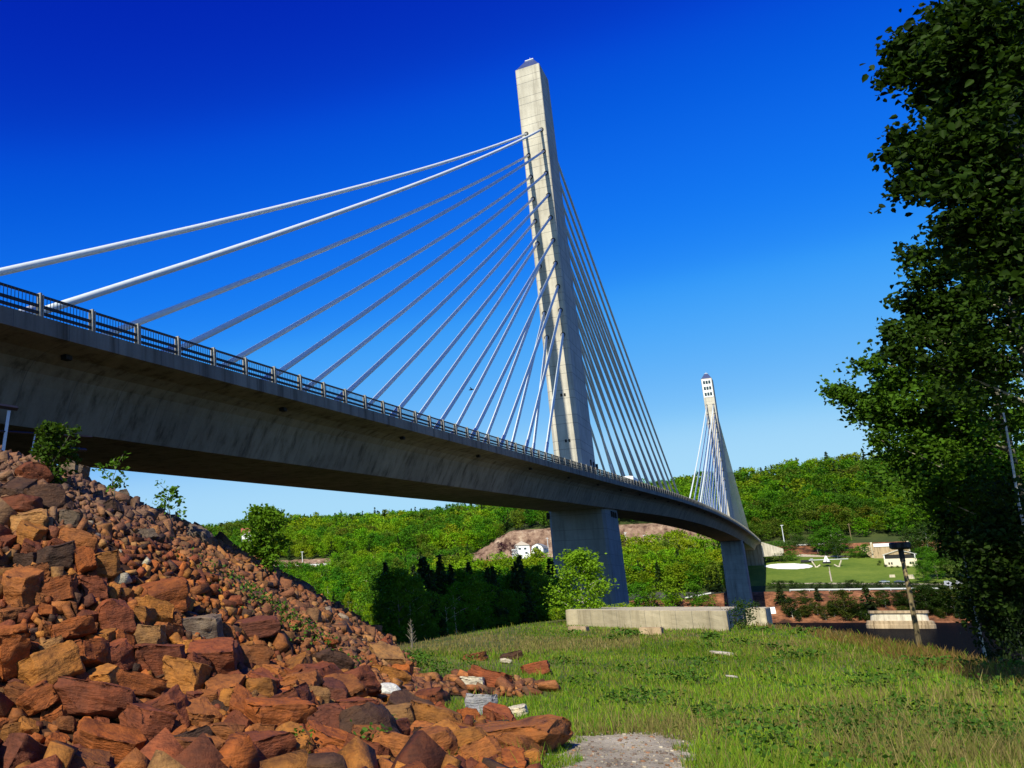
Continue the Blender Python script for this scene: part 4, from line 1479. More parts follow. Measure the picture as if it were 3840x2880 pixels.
def pick(x, y):
    n1 = float(vnoise(x, y, 60, 21)); n2 = float(vnoise(x, y, 24, 22)) * 0.5
    ridge = sstep(np.array(y), 900, 1000)
    # dark firs gather on the crest and in patches
    pc = 0.12 + 0.75 * max(0, n1 - 0.1) + 0.22 * float(ridge)
    if -520 < x < -330 and y > 800: pc = 0.45
    if x > 20 and y > 900: pc = max(pc, 0.30)
    if random.random() < pc: return 'c'
    return 'b'


def fcol(x, y):
    g_ = float(vnoise(x, y, 40, 23)) + random.uniform(-0.6, 0.6)
    c = BR if g_ > -0.05 else MG
    if g_ > 0.6: c = YG
    if g_ < -0.75: c = OL
    if random.random() < 0.08: c = OL
    sh = 0.8 if x > 0 else 1.0
    return tuple(v * random.uniform(0.8, 1.15) * sh for v in c)


for e in indiv:
    x, y, q = e
    kind = pick(x, y); z = float(Hfar(x, y))
    if kind == 'c':
        pr = random.choice(farc); k = random.uniform(0.55, 0.85); c = tuple(v * random.uniform(.8, 1.2) for v in SP); what = "dark fir tree"
    else:
        pr = random.choice(farb); k = random.uniform(0.75, 1.35); c = fcol(x, y)
        what = "yellow-green leafy tree" if c[0] > 0.215 else "bright leafy tree" if c[1] > 0.25 else "green leafy tree"
    o = pr.place("fir_tree" if kind == 'c' else "broadleaf_tree", (x, y, z - 0.3), k, c, None, "tree", "trees on the far bank", kz=k * random.uniform(.9, 1.15))
    fi.append((q[0], q[1], what)); fo.append(o)
Vs, Fs, Cs, TV, TF = [], [], [], [], []
nv = 0
for e in fpts:
    if id(e) in iset: continue
    x, y, q = e
    z = float(Hfar(x, y)); kind = pick(x, y)
    if kind == 'c':
        pr = random.choice(farc); k = random.uniform(0.75, 1.15) * (1.0 if y < 900 else random.uniform(0.95, 1.4)); c = np.array(SP) * random.uniform(.8, 1.3)
    else:
        pr = random.choice(farb); k = random.uniform(0.9, 1.75) * (1 if y > 700 else 0.85) * (0.9 if y > 940 else 1); c = np.array(fcol(x, y))
    sub = 1 if y < 800 else 2
    an = random.uniform(0, 6.28); ca, sa = math.cos(an), math.sin(an)
    V = pr.V.reshape(-1, 4, 3)[::sub]
    if sub == 2:
        cc = V.mean(1, keepdims=True); V = cc + (V - cc) * 1.35
    V = V.reshape(-1, 3) * np.array([k, k, k * random.uniform(0.9, 1.15)])
    V = np.stack([V[:, 0] * ca - V[:, 1] * sa + x, V[:, 0] * sa + V[:, 1] * ca + y, V[:, 2] + z - 0.4], -1)
    Cc = pr.C.reshape(-1, 4, 3)[::sub].reshape(-1, 3) * c
    Vs.append(V); Cs.append(Cc); Fs.append(np.arange(len(V)).reshape(-1, 4) + nv); nv += len(V)
fr = link("forest", np_mesh("forest", np.concatenate(Vs), np.concatenate(Fs), M['leaf'], np.concatenate(Cs)))
tag(fr, "dense mixed forest of leafy trees and dark firs covering the far hillside", "forest", None, "stuff")
print("forest quads", nv // 4)
# ================================================================== FAR BANK: BUILT THINGS
def fh(px, py, y0=500.0): return hit(px, py, 0.0, y0, 1100.0)


class Loc:
    """build in a local frame: right = image right, back = away from the viewer, in metres"""
    def __init__(s, px, py, name, label, cat, group=None, Y=None):
        s.p = fh(px, py) if Y is None else atY(px, py, Y)
        s.s = depth(s.p) / F
        d = s.p - CAM; s.rz = math.atan2(d[1], d[0]) - math.pi / 2
        s.e = empty(name, s.p, label, cat, group, s.rz)

    def part(s, mb, name, mat, parent=None, **k): return mb.build(name, mat, parent or s.e, **k)


def gable(m, w, d, z0, rise, over=0.25, th=0.18, along='y', cx=0.0, cy=0.0):
    """two roof slabs; ridge runs along local y (or x)"""
    hw = w / 2 + over; hd = d / 2 + over
    for sg in (-1, 1):
        vs = []
        for z in (0, th):
            vs += [(cx, cy - hd, z0 + rise + z), (cx + sg * hw, cy - hd, z0 - over * rise / (w / 2) + z), (cx + sg * hw, cy + hd, z0 - over * rise / (w / 2) + z), (cx, cy + hd, z0 + rise + z)]
        if along == 'x': vs = [(cx + (y - cy), cy - (x - cx), z) for x, y, z in vs]
        m.add(vs, [(0, 1, 2, 3), (7, 6, 5, 4), (0, 4, 5, 1), (1, 5, 6, 2), (2, 6, 7, 3), (3, 7, 4, 0)])


# round white pad, path, drives
def drape(name, poly_or_disc, mat, step=0.7, off=0.12):
    P = np.array(poly_or_disc)
    xs_ = np.arange(P[:, 0].min() - 1, P[:, 0].max() + 1, step); ys_ = np.arange(P[:, 1].min() - 1, P[:, 1].max() + 1, step)
    Xg, Yg = np.meshgrid(xs_, ys_); dd = poly_dist(Xg, Yg, P).ravel()
    # use the lawn sheet's own resolution for the height so the sheet hugs it
    V = np.stack([Xg, Yg, Hfar(Xg, Yg) + off], -1).reshape(-1, 3); nx = len(xs_)
    i = (np.arange(len(ys_) - 1)[:, None] * nx + np.arange(nx - 1)[None, :]).ravel()
    Fq = np.stack([i, i + 1, i + nx + 1, i + nx], -1); Fq = Fq[(dd < 0)[Fq].all(1)]
    o = link(name, np_mesh(name, V, Fq, mat, smooth=True)); o["kind"] = "structure"
    return o


pc = fh(789, 566.5); s_ = depth(pc) / F
drape("white_gravel_circle", [fh(789 + 24.5 * math.cos(a), 566.6 + 3.0 * math.sin(a))[:2] for a in np.linspace(0, 2 * math.pi, 48, endpoint=False)], M['pad'], 0.6)
drape("footpath", [fh(828.2, 567)[:2], fh(829.8, 567)[:2], fh(833.0, 582)[:2], fh(830.6, 582)[:2]], M['path'], 0.3, 0.15)
drape("lower_drive", [fh(770, 584.2)[:2], fh(960, 585.4)[:2], fh(960, 583.6)[:2], fh(770, 583.2)[:2]], M['path'], 0.5, 0.15)
drape("upper_drive", [fh(795, 556.5)[:2], fh(850, 558)[:2], fh(852, 556)[:2], fh(800, 554.5)[:2]], M['path'], 0.6, 0.15)
rx = np.arange(-100, 190, 4.0)
rd = MB()
for i in range(len(rx) - 1):
    a, b = rx[i], rx[i + 1]
    rd.add([(a, 562, float(Hfar(a, 562)) + .15), (b, 562, float(Hfar(b, 562)) + .15), (b, 571, float(Hfar(b, 571)) + .15), (a, 571, float(Hfar(a, 571)) + .15)], [(0, 1, 2, 3)])
rd.build("riverside_road", M['asphalt'])["kind"] = "structure"


def guardrail(name, label, pxs, Ys, h, post_st, w=0.35):
    P = [atY(px, py, Y) for (px, py), Y in zip(pxs, Ys)]
    for q in P: q[2] = float(Hfar(q[0], q[1]))
    e = empty(name, P[0], label, "guardrail"); L = P[0]
    m = MB(); ps = MB()
    for a, b in zip(P[:-1], P[1:]):
        n_ = max(1, int(np.linalg.norm(b - a) / post_st))
        for k in range(n_):
            u = a + (b - a) * k / n_; v = a + (b - a) * (k + 1) / n_
            u[2] = float(Hfar(u[0], u[1])); v[2] = float(Hfar(v[0], v[1]))
            uu = u - L; vv = v - L
            m.add([(uu[0], uu[1], uu[2] + h - w), (vv[0], vv[1], vv[2] + h - w), (vv[0], vv[1], vv[2] + h), (uu[0], uu[1], uu[2] + h),
                   (uu[0], uu[1] + .1, uu[2] + h - w), (vv[0], vv[1] + .1, vv[2] + h - w), (vv[0], vv[1] + .1, vv[2] + h), (uu[0], uu[1] + .1, uu[2] + h)],
                  [(0, 1, 2, 3), (7, 6, 5, 4), (3, 2, 6, 7), (0, 4, 5, 1)])
            o = MB().box((uu[0], uu[1] + 0.2, uu[2] + h / 2 - .2), (0.2, 0.2, h + .5)).build("post", M['metal'], e)
    m.build("rail", M['metal'], e)
    return e


guardrail("guardrail", "long pale guardrail on top of the red riverside bank", [(790, 591), (870, 591), (957, 591)], [559.5, 559.5, 559.5], 1.2, 7.0, 0.6)
guardrail("guardrail", "pale guardrail left of the far pier above a grassy ledge", [(683, 583), (709, 578)], [560, 560], 1.2, 6.0, 0.6)
guardrail("guardrail", "short guardrail on the upper road by the lamp post", [(796, 543), (823, 543)], [690, 690], 1.3, 6.0, 0.6)
guardrail("guardrail", "distant guardrail strip on the hillside road behind the rounded birch", [(270, 567), (300, 565), (330, 563)], [684, 684, 684], 1.6, 12.0, 0.9)

# lamp posts and utility poles
def lamp(px, pyb, pyt, name, label, mat, w, arm=True, Y=None, cat="pole"):
    l = Loc(px, pyb, name, label, cat, None, Y)
    hgt = (pyb - pyt) * l.s
    l.part(MB().tube([(0, 0, -0.5), (0, 0, hgt)], [w * l.s, w * 0.75 * l.s], 8), "shaft", mat)
    if arm: l.part(MB().box((0.2 * l.s, 0, hgt), (2.4 * l.s, 0.4 * l.s, 0.6 * l.s)), "lamp_head", M['metal'])
    else: l.part(MB().box((0, 0, hgt * 0.94), (3.0 * l.s, 0.25 * l.s, 0.3 * l.s)), "crossarm", mat)
    return l


lamp(784.3, 542.5, 525.5, "lamp_post", "tall pale lamp post on the upper road right of the far tower", M['metal'], .45)
lamp(851.5, 540.0, 523.5, "utility_pole", "brown utility pole on the wooded slope above the stone wall", M['wood'], .45, False)
lamp(627.0, 549.0, 533.0, "lamp_post", "white pole on a pink base before the rock cut beside the near pier", M['white'], .4, True, 690)
lamp(645.5, 548.0, 535.5, "lamp_post", "thin lamp post before the rock cut, right of the white pole", M['metal'], .3, True, 690)
lamp(549.0, 555.5, 537.5, "utility_pole", "pale utility pole between white barn and the near bridge pier", M['metal'], .35, False, 676)
lamp(302.5, 561.5, 551.5, "lamp_post", "small pale post beside the distant hillside road behind rounded birch", M['white'], .3, False, 676)

# white monument with V legs
l = Loc(827.5, 567, "monument", "pale monument with V-shaped legs and peaked top on the lawn", "monument")
k = l.s
m = MB()
for sg in (-1, 1):
    m.tube([(sg * 5.5 * k, 0, 2.2 * k), (sg * 9.2 * k, 0, -0.6 * k)], .75 * k, 4).tube([(sg * 9.2 * k, 0, -0.6 * k), (sg * 12.2 * k, 0, 6.2 * k)], .6 * k, 4)
    m.box((sg * 9.2 * k, 0, 0), (2.4 * k, 2 * k, 1.4 * k))
l.part(m, "leg_frame", M['pale'])
l.part(MB().tube([(-14.5 * k, 0, 7.2 * k), (18 * k, 0, 7.4 * k)], .38 * k, 6), "crossbeam", M['metal'])
l.part(MB().box((0, 0, 4.3 * k), (7.0 * k, 2.6 * k, 1.7 * k)), "saddle", M['black'])
l.part(MB().add([(-2.8 * k, -1 * k, 5.2 * k), (2.8 * k, -1 * k, 5.2 * k), (2.8 * k, 1 * k, 5.2 * k), (-2.8 * k, 1 * k, 5.2 * k), (-.5 * k, -.5 * k, 11 * k), (.5 * k, -.5 * k, 11 * k), (.5 * k, .5 * k, 11 * k), (-.5 * k, .5 * k, 11 * k)],
                [(3, 2, 1, 0), (0, 1, 5, 4), (1, 2, 6, 5), (2, 3, 7, 6), (3, 0, 4, 7), (4, 5, 6, 7)]), "peak", M['white'])
l.part(MB().tube([(-.3 * k, -1.05 * k, 5.2 * k), (0, -.7 * k, 9.4 * k)], .35 * k, 4), "peak_slot", M['dark'])
l.part(MB().box((2 * k, .5 * k, -.35 * k), (33 * k, 1.5 * k, .7 * k)), "shadow_slab", M['dark'])  # dark slab stands in for the long shadow along the base

# vehicles ---------------------------------------------------------
def car(l, Lg, W, Hh, mat, cabmat=None, truck=False, rz=0.0):
    e = l.e
    b = MB()
    b.box((0, 0, Hh * 0.42), (Lg, W, Hh * 0.44), 0, 0.97)
    l.part(b, "body", mat, bevel=0.06)
    if truck:
        l.part(MB().box((Lg * 0.34, 0, Hh * 0.84), (Lg * 0.26, W * 0.94, Hh * 0.52), 0, 0.86), "cab", cabmat or mat, bevel=0.05)
        l.part(MB().box((Lg * 0.34, 0, Hh * 0.92), (Lg * 0.262, W * 0.96, Hh * 0.2), 0, 0.93), "window", M['glass'])
        l.part(MB().box((-Lg * 0.16, 0, Hh * 0.72), (Lg * 0.64, W * 0.98, Hh * 0.2)), "cargo_bed", mat)
    else:
        l.part(MB().box((-Lg * 0.04, 0, Hh * 0.80), (Lg * 0.58, W * 0.88, Hh * 0.38), 0, 0.80), "cabin", cabmat or mat, bevel=0.06)
        l.part(MB().box((-Lg * 0.04, 0, Hh * 0.80), (Lg * 0.57, W * 0.90, Hh * 0.24), 0, 0.88), "window", M['glass'])
    for sx in (-1, 1):
        for sy in (-1, 1):
            w = MB(); r = Hh * 0.22
            w.tube([(sx * Lg * 0.31, sy * (W / 2 - 0.1), r), (sx * Lg * 0.31, sy * (W / 2 + 0.02), r)], r, 12)
            l.part(w, "wheel", M['dark'])
    for sy in (-1, 1):
        l.part(MB().box((Lg / 2 - 0.02, sy * W * 0.34, Hh * 0.5), (0.08, W * 0.2, Hh * 0.1)), "headlight", M['white'])


car(Loc(807.5, 562.6, "pickup_truck", "black truck with a white cab parked behind the white circle", "truck"), 6.4, 2.0, 1.9, M['black'], M['white'], True)
car(Loc(884.5, 583.0, "parked_car", "pale blue car at the lawn foot left of the wooden pole", "car", "cars parked below the lawn"), 4.4, 1.8, 1.5, plain("blue_grey_paint", (0.25, 0.30, 0.38), 0.4), M['black'])
car(Loc(899.5, 583.0, "parked_car", "dark blue car at the lawn foot just behind the wooden pole", "car", "cars parked below the lawn"), 4.4, 1.8, 1.5, plain("dark_blue_paint", (0.03, 0.05, 0.10), 0.4), M['black'])
car(Loc(888, 590.2, "parked_car", "dark red car behind the guardrail, left of the wooden pole", "car", "cars on the riverside road", 566), 4.4, 1.8, 1.5, plain("dark_red_paint", (0.12, 0.015, 0.02), 0.4), M['black'])

# on the deck: camper and a dark car
class DeckLoc(Loc):
    def __init__(s, X, Y, name, label, cat, rz=math.pi / 2):
        s.p = np.array([X, Y, float(zdeck(Y)) + 0.01]); s.s = depth(s.p) / F
        s.e = empty(name, s.p, label, cat, None, rz)


l = DeckLoc(5.2, 214.5, "camper_van", "white camper van driving over the bridge right of the near tower", "camper van")
l.part(MB().box((-0.6, 0, 1.85), (6.2, 2.4, 2.5), 0, 0.98), "body", M['white'], bevel=0.15)
l.part(MB().box((2.9, 0, 2.55), (1.6, 2.3, 1.1), 0, 0.9), "overcab", M['white'], bevel=0.15)
l.part(MB().box((3.3, 0, 1.15), (1.9, 2.1, 1.3), 0, 0.85), "cab", M['white'], bevel=0.12)
l.part(MB().box((3.35, 0, 1.62), (1.6, 2.0, 0.5), 0, 0.88), "windscreen", M['glass'])
l.part(MB().box((-0.4, -1.19, 2.1), (1.5, 0.08, 0.6)), "window", M['glass'])
l.part(MB().box((-1.8, 0, 3.2), (0.9, 0.9, 0.25)), "roof_vent", M['cream'])
for sx in (-2.1, 2.9):
    for sy in (-1.1, 1.1):
        l.part(MB().tube([(sx, sy - .12, .42), (sx, sy + .12, .42)], .42, 14), "wheel", M['dark'])
car(DeckLoc(5.0, 157.0, "car", "dark car crossing the bridge just left of the near tower's foot", "car"), 4.6, 1.8, 1.5, M['black'])

# buildings ---------------------------------------------------------
# retaining wall of the old bridge approach
l = Loc(892, 558.5, "stone_retaining_wall", "tall stained retaining wall with whitewashed top behind the pavilion", "wall")
k = l.s
l.part(MB().box((0, 2.2, 7.2 * k), (29 * k, 3.0, 16 * k)), "wall_face", M['stained'])
l.part(MB().box((0.5 * k, 0.55, 13.6 * k), (27 * k, 0.4, 3.2 * k)), "white_band", M['white'])
l.part(MB().add([(-14.6 * k, 1.5, 14 * k), (-14.6 * k, 1.5, -1 * k), (-25 * k, 3.5, 12.2 * k), (-14.6 * k, 2.6, 14 * k), (-14.6 * k, 2.6, -1 * k), (-25 * k, 4.6, 12.2 * k)],
                [(0, 2, 1), (3, 4, 5), (0, 3, 5, 2), (2, 5, 4, 1), (1, 4, 3, 0)]), "wing", M['stained'])
for x in (-14.6, 14.8):
    l.part(MB().box((x * k, 1.6, 9 * k), (1.6 * k, 1.4, 15.5 * k)), "pillar", M['pale'])
# pavilion
l = Loc(901.5, 566.6, "pavilion", "cream pavilion with open gabled upper storey below the retaining wall", "building")
k = l.s
l.part(MB().box((0, 3, 3.2 * k), (26 * k, 6, 9.6 * k)), "lower_wall", M['cream'])
for x in (-9.3, -7.2, 7.6, 9.7):
    w = l.part(MB().box((x * k, -.03, 3.4 * k), (1.3 * k, .12, 2.3 * k)), "window", M['dark'])
l.part(MB().box((0, 3.1, 10 * k), (24.5 * k, 5.0, 4.0 * k)), "storey_shade", M['dark'])  # solid dark box paints the shade inside the open storey
for x in (-12.4, 12.0):
    l.part(MB().box((x * k, .1, 9.8 * k), (.8 * k, .5, 4.2 * k)), "corner_post", M['white'])
gm = MB(); gable(gm, 25.5 * k, 6, 12.0 * k, 4.4 * k, 0.5, .35 * k)
gm.v = [(x, y + 3, z) for x, y, z in gm.v]
l.part(gm, "roof", M['white'])
l.part(MB().add([(-11 * k, .35, 12 * k), (11 * k, .35, 12 * k), (0, .35, 15.6 * k), (-11 * k, .6, 12 * k), (11 * k, .6, 12 * k), (0, .6, 15.6 * k)], [(0, 1, 2), (5, 4, 3), (0, 3, 4, 1), (1, 4, 5, 2), (2, 5, 3, 0)]), "gable_wall", M['stained'])
# two small concrete stubs on the lawn
for (x, y, w, h, lab) in ((892.5, 577.5, 4.8, 2.8, "small cream concrete stub on the lawn left of the wooden pole"), (911.5, 579, 5.2, 4.3, "pale concrete stub on the lawn right of the wooden pole")):
    l = Loc(x, y, "concrete_stub", lab, "concrete stub"); k = l.s
    l.part(MB().box((0, 1.0, h * k / 2 - .2), (w * k, 2.0, h * k + .4), 0, 0.9), "stub", M['pale'], bevel=0.05)
# visitor shed
l = Loc(959, 590.6, "visitor_shed", "small white shed with grey gabled roof at the guardrail's right end", "building"); k = l.s
l.part(MB().box((3.5 * k, 4 * k, 3 * k), (13 * k, 8 * k, 6 * k)), "wall", M['white'])
gm = MB(); gable(gm, 8.6 * k, 21 * k, 5.6 * k, 4.0 * k, .4, .3 * k, 'x')
gm.v = [(x + 1 * k, y + 4 * k, z) for x, y, z in gm.v]
l.part(gm, "roof", M['roofgrey'])
l.part(MB().box((-6.4 * k, .3 * k, 2.6 * k), (.7 * k, .6, 6 * k)), "porch_post", M['white'])
l.part(MB().box((-6.4 * k, 7.4 * k, 2.6 * k), (.7 * k, .6, 6 * k)), "porch_post", M['white'])
l.part(MB().box((1.0 * k, -.05, 2.4 * k), (2.2 * k, .2, 4.4 * k)), "door", M['dark'])
# white house and barn across the river
l = Loc(521, 556.2, "white_house", "two-storey white house with a tan hipped roof on the far slope", "house", None, 650); k = l.s
l.part(MB().box((1.8 * k, 4, 4.2 * k), (14 * k, 9, 13.0 * k)), "wall", M['white'])
l.part(MB().box((-5.6 * k, -.8, 2.2 * k), (5.2 * k, 2.2, 9.6 * k)), "porch", M['white'])
R_ = MB(); z0 = 10.6 * k
R_.add([(-6 * k, -1.0, z0), (9.6 * k, -1.0, z0), (9.6 * k, 9.2, z0), (-6 * k, 9.2, z0), (1.6 * k, 3.4, z0 + 4.6 * k), (2.0 * k, 4.6, z0 + 4.6 * k)], [(0, 1, 4), (1, 2, 5, 4), (2, 3, 5), (3, 0, 4, 5), (3, 2, 1, 0)])
l.part(R_, "roof", M['rooftan'])
for (x, z) in ((-.5, 7.4), (4.6, 7.4), (5.4, 3.2)):
    l.part(MB().box((x * k, -.58, z * k), (2.2 * k, .25, 1.7 * k)), "window", M['glass'])
for x in (-7.4, -6.2, -5.0, -3.8):
    l.part(MB().box((x * k, -1.98, 5.4 * k), (.8 * k, .2, 1.3 * k)), "porch_window", M['glass'])
for x in (-6.6, -4.6):
    l.part(MB().box((x * k, -1.98, 1.4 * k), (1.0 * k, .2, 1.6 * k)), "porch_window", M['glass'])
l = Loc(537.5, 553.0, "white_barn", "white barn with a dark gambrel roof right of the white house", "barn", None, 655); k = l.s
gam = [(-5.6, 0), (5.6, 0), (5.6, 4.2), (4.2, 7.0), (0, 9.2), (-4.2, 7.0), (-5.6, 4.2)]
n_ = len(gam)
l.part(MB().add([(x * k, 0, z * k) for x, z in gam] + [(x * k + 5 * k, 9, z * k) for x, z in gam], [tuple(range(n_)), tuple(reversed(range(n_, 2 * n_)))] + [(i, i + n_, (i + 1) % n_ + n_, (i + 1) % n_) for i in range(n_)]), "wall", M['white'])
rf = MB()
top = gam[2:]
rf.add([(x * 1.06 * k, -.3, z * k + .25) for x, z in top] + [(x * 1.06 * k + 5 * k, 9.3, z * k + .25) for x, z in top], [(i, i + 1, i + 6, i + 5) for i in range(4)])
l.part(rf, "roof", M['roofgrey'])
l.part(MB().box((0, -.1, 5.6 * k), (2.4 * k, .2, 2.2 * k)), "loft_door", M['glass'])
l.part(MB().box((1.8 * k, -.1, 1.6 * k), (3.4 * k, .2, 3.0 * k)), "barn_door", M['dark'])
# red roofed house at far left
l = Loc(246.5, 536.5, "red_roofed_house", "distant house with a faded red roof above the stone slope", "house", None, 690); k = l.s
l.part(MB().box((0, 5, 0), (9.5 * k, 10, 9 * k)), "wall", M['white'])
gm = MB(); gable(gm, 10, 9.6 * k, 3.6 * k, 4.8 * k, .5, .4 * k, 'x'); gm.v = [(x, y + 5, z) for x, y, z in gm.v]
l.part(gm, "roof", M['roofred'])
l = Loc(324, 566.5, "roadside_cabins", "low row of white trailers half hidden on the far hillside road", "trailer", None, 682); k = l.s
for i, x in enumerate((-7, -1.5, 4.5)):
    l.part(MB().box((x * k, 1, 1.0 * k), (4.4 * k, 2.4, 2.6 * k)), "body", M['white'], bevel=.1)

# old pier standing in the river
v = ray(901, 628.3); rp = CAM + v * (WATER / v[2])
k = depth(rp) / F
d_ = rp - CAM
rv = empty("river_pier", rp, "old round-ended stone pier with a ledge standing in the river", "bridge pier", None, math.atan2(d_[1], d_[0]) - math.pi / 2)
def stadium(w, dp, z, n=10):
    out = []
    r = dp / 2
    for sg, a0 in ((1, -90), (-1, 90)):
        for q in range(n + 1):
            a = math.radians(a0 + 180 * q / n)
            out.append((sg * (w / 2 - r) + r * math.cos(a), r * math.sin(a), z))
    return out
def stad_solid(levels):
    m = MB(); n_ = None
    for w, dp, z in levels:
        s = stadium(w, dp, z); n_ = len(s); m.v += s
    for i in range(len(levels) - 1):
        for q in range(n_):
            a = i * n_ + q; b = i * n_ + (q + 1) % n_
            m.f.append((a, b, b + n_, a + n_))
    m.f.append(tuple(reversed(range(n_)))); m.f.append(tuple((len(levels) - 1) * n_ + q for q in range(n_)))
    return m
stad_solid([(56 * k, 24 * k, -3.0), (56 * k, 24 * k, 3.6 * k), (55 * k, 23 * k, 4.0 * k), (54 * k, 23 * k, 7.0 * k), (50 * k, 20 * k, 7.6 * k)]).build("footing_ledge", M['stained'], rv)
stad_solid([(47 * k, 17 * k, 7.55 * k), (45 * k, 16 * k, 14.8 * k)]).build("shaft", M['pale'], rv)
stad_solid([(48.5 * k, 19 * k, 14.75 * k), (48.5 * k, 19 * k, 17.2 * k)]).build("cap_slab", M['stained'], rv)

# pale old wall on the far shore next to the short block
l = Loc(772.5, 617.5, "old_shore_wall", "pale leaning slab of old wall on the far shore beside the pier", "wall", None, 542); k = l.s
l.part(MB().add([(-4 * k, 0, -1 * k), (4 * k, 0, -1 * k), (3.2 * k, 3, 10.2 * k), (-4.6 * k, 3, 9.6 * k), (-4 * k, 2.5, -1 * k), (4 * k, 2.5, -1 * k), (3.2 * k, 4, 10.2 * k), (-4.6 * k, 4, 9.6 * k)],
                [(0, 1, 2, 3), (7, 6, 5, 4), (0, 4, 5, 1), (1, 5, 6, 2), (2, 6, 7, 3), (3, 7, 4, 0)]), "slab", M['white'])
# marker posts half way up the red bank
for i, px in enumerate((816, 827.5, 835.5, 851, 876, 890)):
    l = Loc(px, 607.5, "marker_post", None, "post", "pale marker posts along the red bank", 549)
    l.part(MB().box((0, 0, 0), (.8 * l.s, .3, 4.5 * l.s)), "shaft", M['cream'])
    l.e["label"] = "short pale post " + ["nearest the far pier on the red bank", "right of the first one on the red bank", "in the middle of the red bank's post row", "beside the tallest bank tree",
                                        "on the red bank left of the river pier", "on the red bank above the river pier"][i]

# trees on the red bank and shrubs along the road
bt = [(782, 606, 586, 'p'), (786, 614, 604, 'b'), (803, 605, 592, 'b'), (793, 619, 601, 'b'), (806, 619, 607, 'b'), (819, 603, 589, 'p'), (826, 621, 608, 'b'), (833, 617, 606, 'b'), (847, 621, 594, 'b'), (851, 619, 603, 'b'), (862, 621, 606, 'b'),
      (870, 619, 590, 'p'), (879, 608, 594, 'b'), (886, 608, 593, 'b'), (899, 609, 595, 'b'), (908, 609, 593, 'b'), (918, 612, 592, 'b'), (928, 617, 590, 'b'), (938, 614, 592, 'b'), (947, 615, 590, 'b'),
      (956, 618, 593, 'b'), (968, 618, 588, 'b'), (933, 608, 588, 'p'), (923, 606, 589, 'b'), (975, 621, 590, 'b'), (962, 610, 589, 'b'), (840, 612, 602, 'b'), (812, 612, 600, 'b')]
bt += [(random.uniform(776, 985), random.uniform(614, 622), 0, 'b') for k in range(26)] + [(random.uniform(900, 985), random.uniform(598, 612), 0, 'b') for k in range(14)]
its, obs = [], []
for (px, pyb, pyt, kd) in bt:
    pyt = pyt or pyb - random.uniform(7, 13)
    p = fh(px, pyb, 528); s_ = depth(p) / F; h = (pyb - pyt) * s_
    pr = random.choice(pine) if kd == 'p' else random.choice(mid)
    k = h / pr.h
    c = (0.030, 0.050, 0.012) if kd == 'p' else random.choice([(0.045, 0.085, 0.010), (0.08, 0.10, 0.014), (0.03, 0.06, 0.008)])
    k *= 1.2
    e = pr.place("pine_tree" if kd == 'p' else "bank_tree", p, k * 1.2, c, None, "tree", "small trees on the red bank", kz=k)
    its.append((px, (pyb + pyt) / 2, "small dark pine on the red bank" if kd == 'p' else "small dark leafy tree on the bank")); obs.append(e)
LB = [(772, 612, "pale shore wall"), (901, 618, "river pier"), (852, 600, "middle of the red bank"), (960, 590, "visitor shed"), (918, 600, "wooden pole")]
LB += [(785, 600, 'left end of the red bank'), (940, 600, 'right part of the red bank'), (830, 612, 'left half of the waterline')]
for o, l_ in zip(obs, relate(its, LB)): o["label"] = l_
its, obs = [], []
for px in list(range(770, 958, 7)):
    p = fh(px + random.uniform(-2, 2), random.uniform(587.5, 589.5), 560)
    s_ = depth(p) / F; pr = random.choice(bush); h = random.uniform(4.5, 9) * s_; k = h / pr.h
    e = pr.place("shrub", p, k * 1.3, random.choice([(0.04, 0.085, 0.012), (0.055, 0.11, 0.014), (0.03, 0.06, 0.012)]), None, "shrub", "roadside shrubs below the lawn", kz=k)
    its.append((px, 586, "dark green roadside shrub")); obs.append(e)
for (px, pyb, pyt) in ((800, 546, 536), (812, 546, 537), (779, 552, 540), (790, 550, 541), (768, 560, 551), (780, 562, 551), (792, 561, 550), (838, 559, 538), (826, 556, 528), (834, 554, 524), (845, 552, 535), (818, 553, 534), (861, 556, 545), (869, 557, 543), (880, 556, 547), (852, 557, 548),
                      (920, 560, 540), (930, 572, 545), (925, 583, 560), (938, 580, 552), (948, 578, 556), (962, 580, 550), (975, 585, 555), (985, 585, 545), (915, 556, 528), (930, 560, 520), (945, 560, 525)):
    p = fh(px, pyb, 580); s_ = depth(p) / F
    tall = pyb - pyt > 15
    pr = random.choice(mid if tall else bush); h = (pyb - pyt) * s_; k = h / pr.h
    c = random.choice([MG, (0.05, 0.105, 0.012)])
    e = pr.place("broadleaf_tree" if tall else "shrub", p, k * (1.5 if not tall else 1.25), c, None, "tree" if tall else "shrub", "trees and shrubs round the lawn", kz=k)
    its.append((px, (pyb + pyt) / 2, "green tree at the lawn's upper edge" if tall else "green shrub on the upper bank")); obs.append(e)
LC = [(827, 562, "V-legged monument"), (789, 566, "white circle"), (902, 560, "pavilion"), (784, 535, "tall lamp post"), (960, 586, "visitor shed"), (900, 584, "dark blue car"), (831, 580, "path's lower end"), (775, 586, "far pier")]
for o, l_ in zip(obs, relate(its, LC)): o["label"] = l_
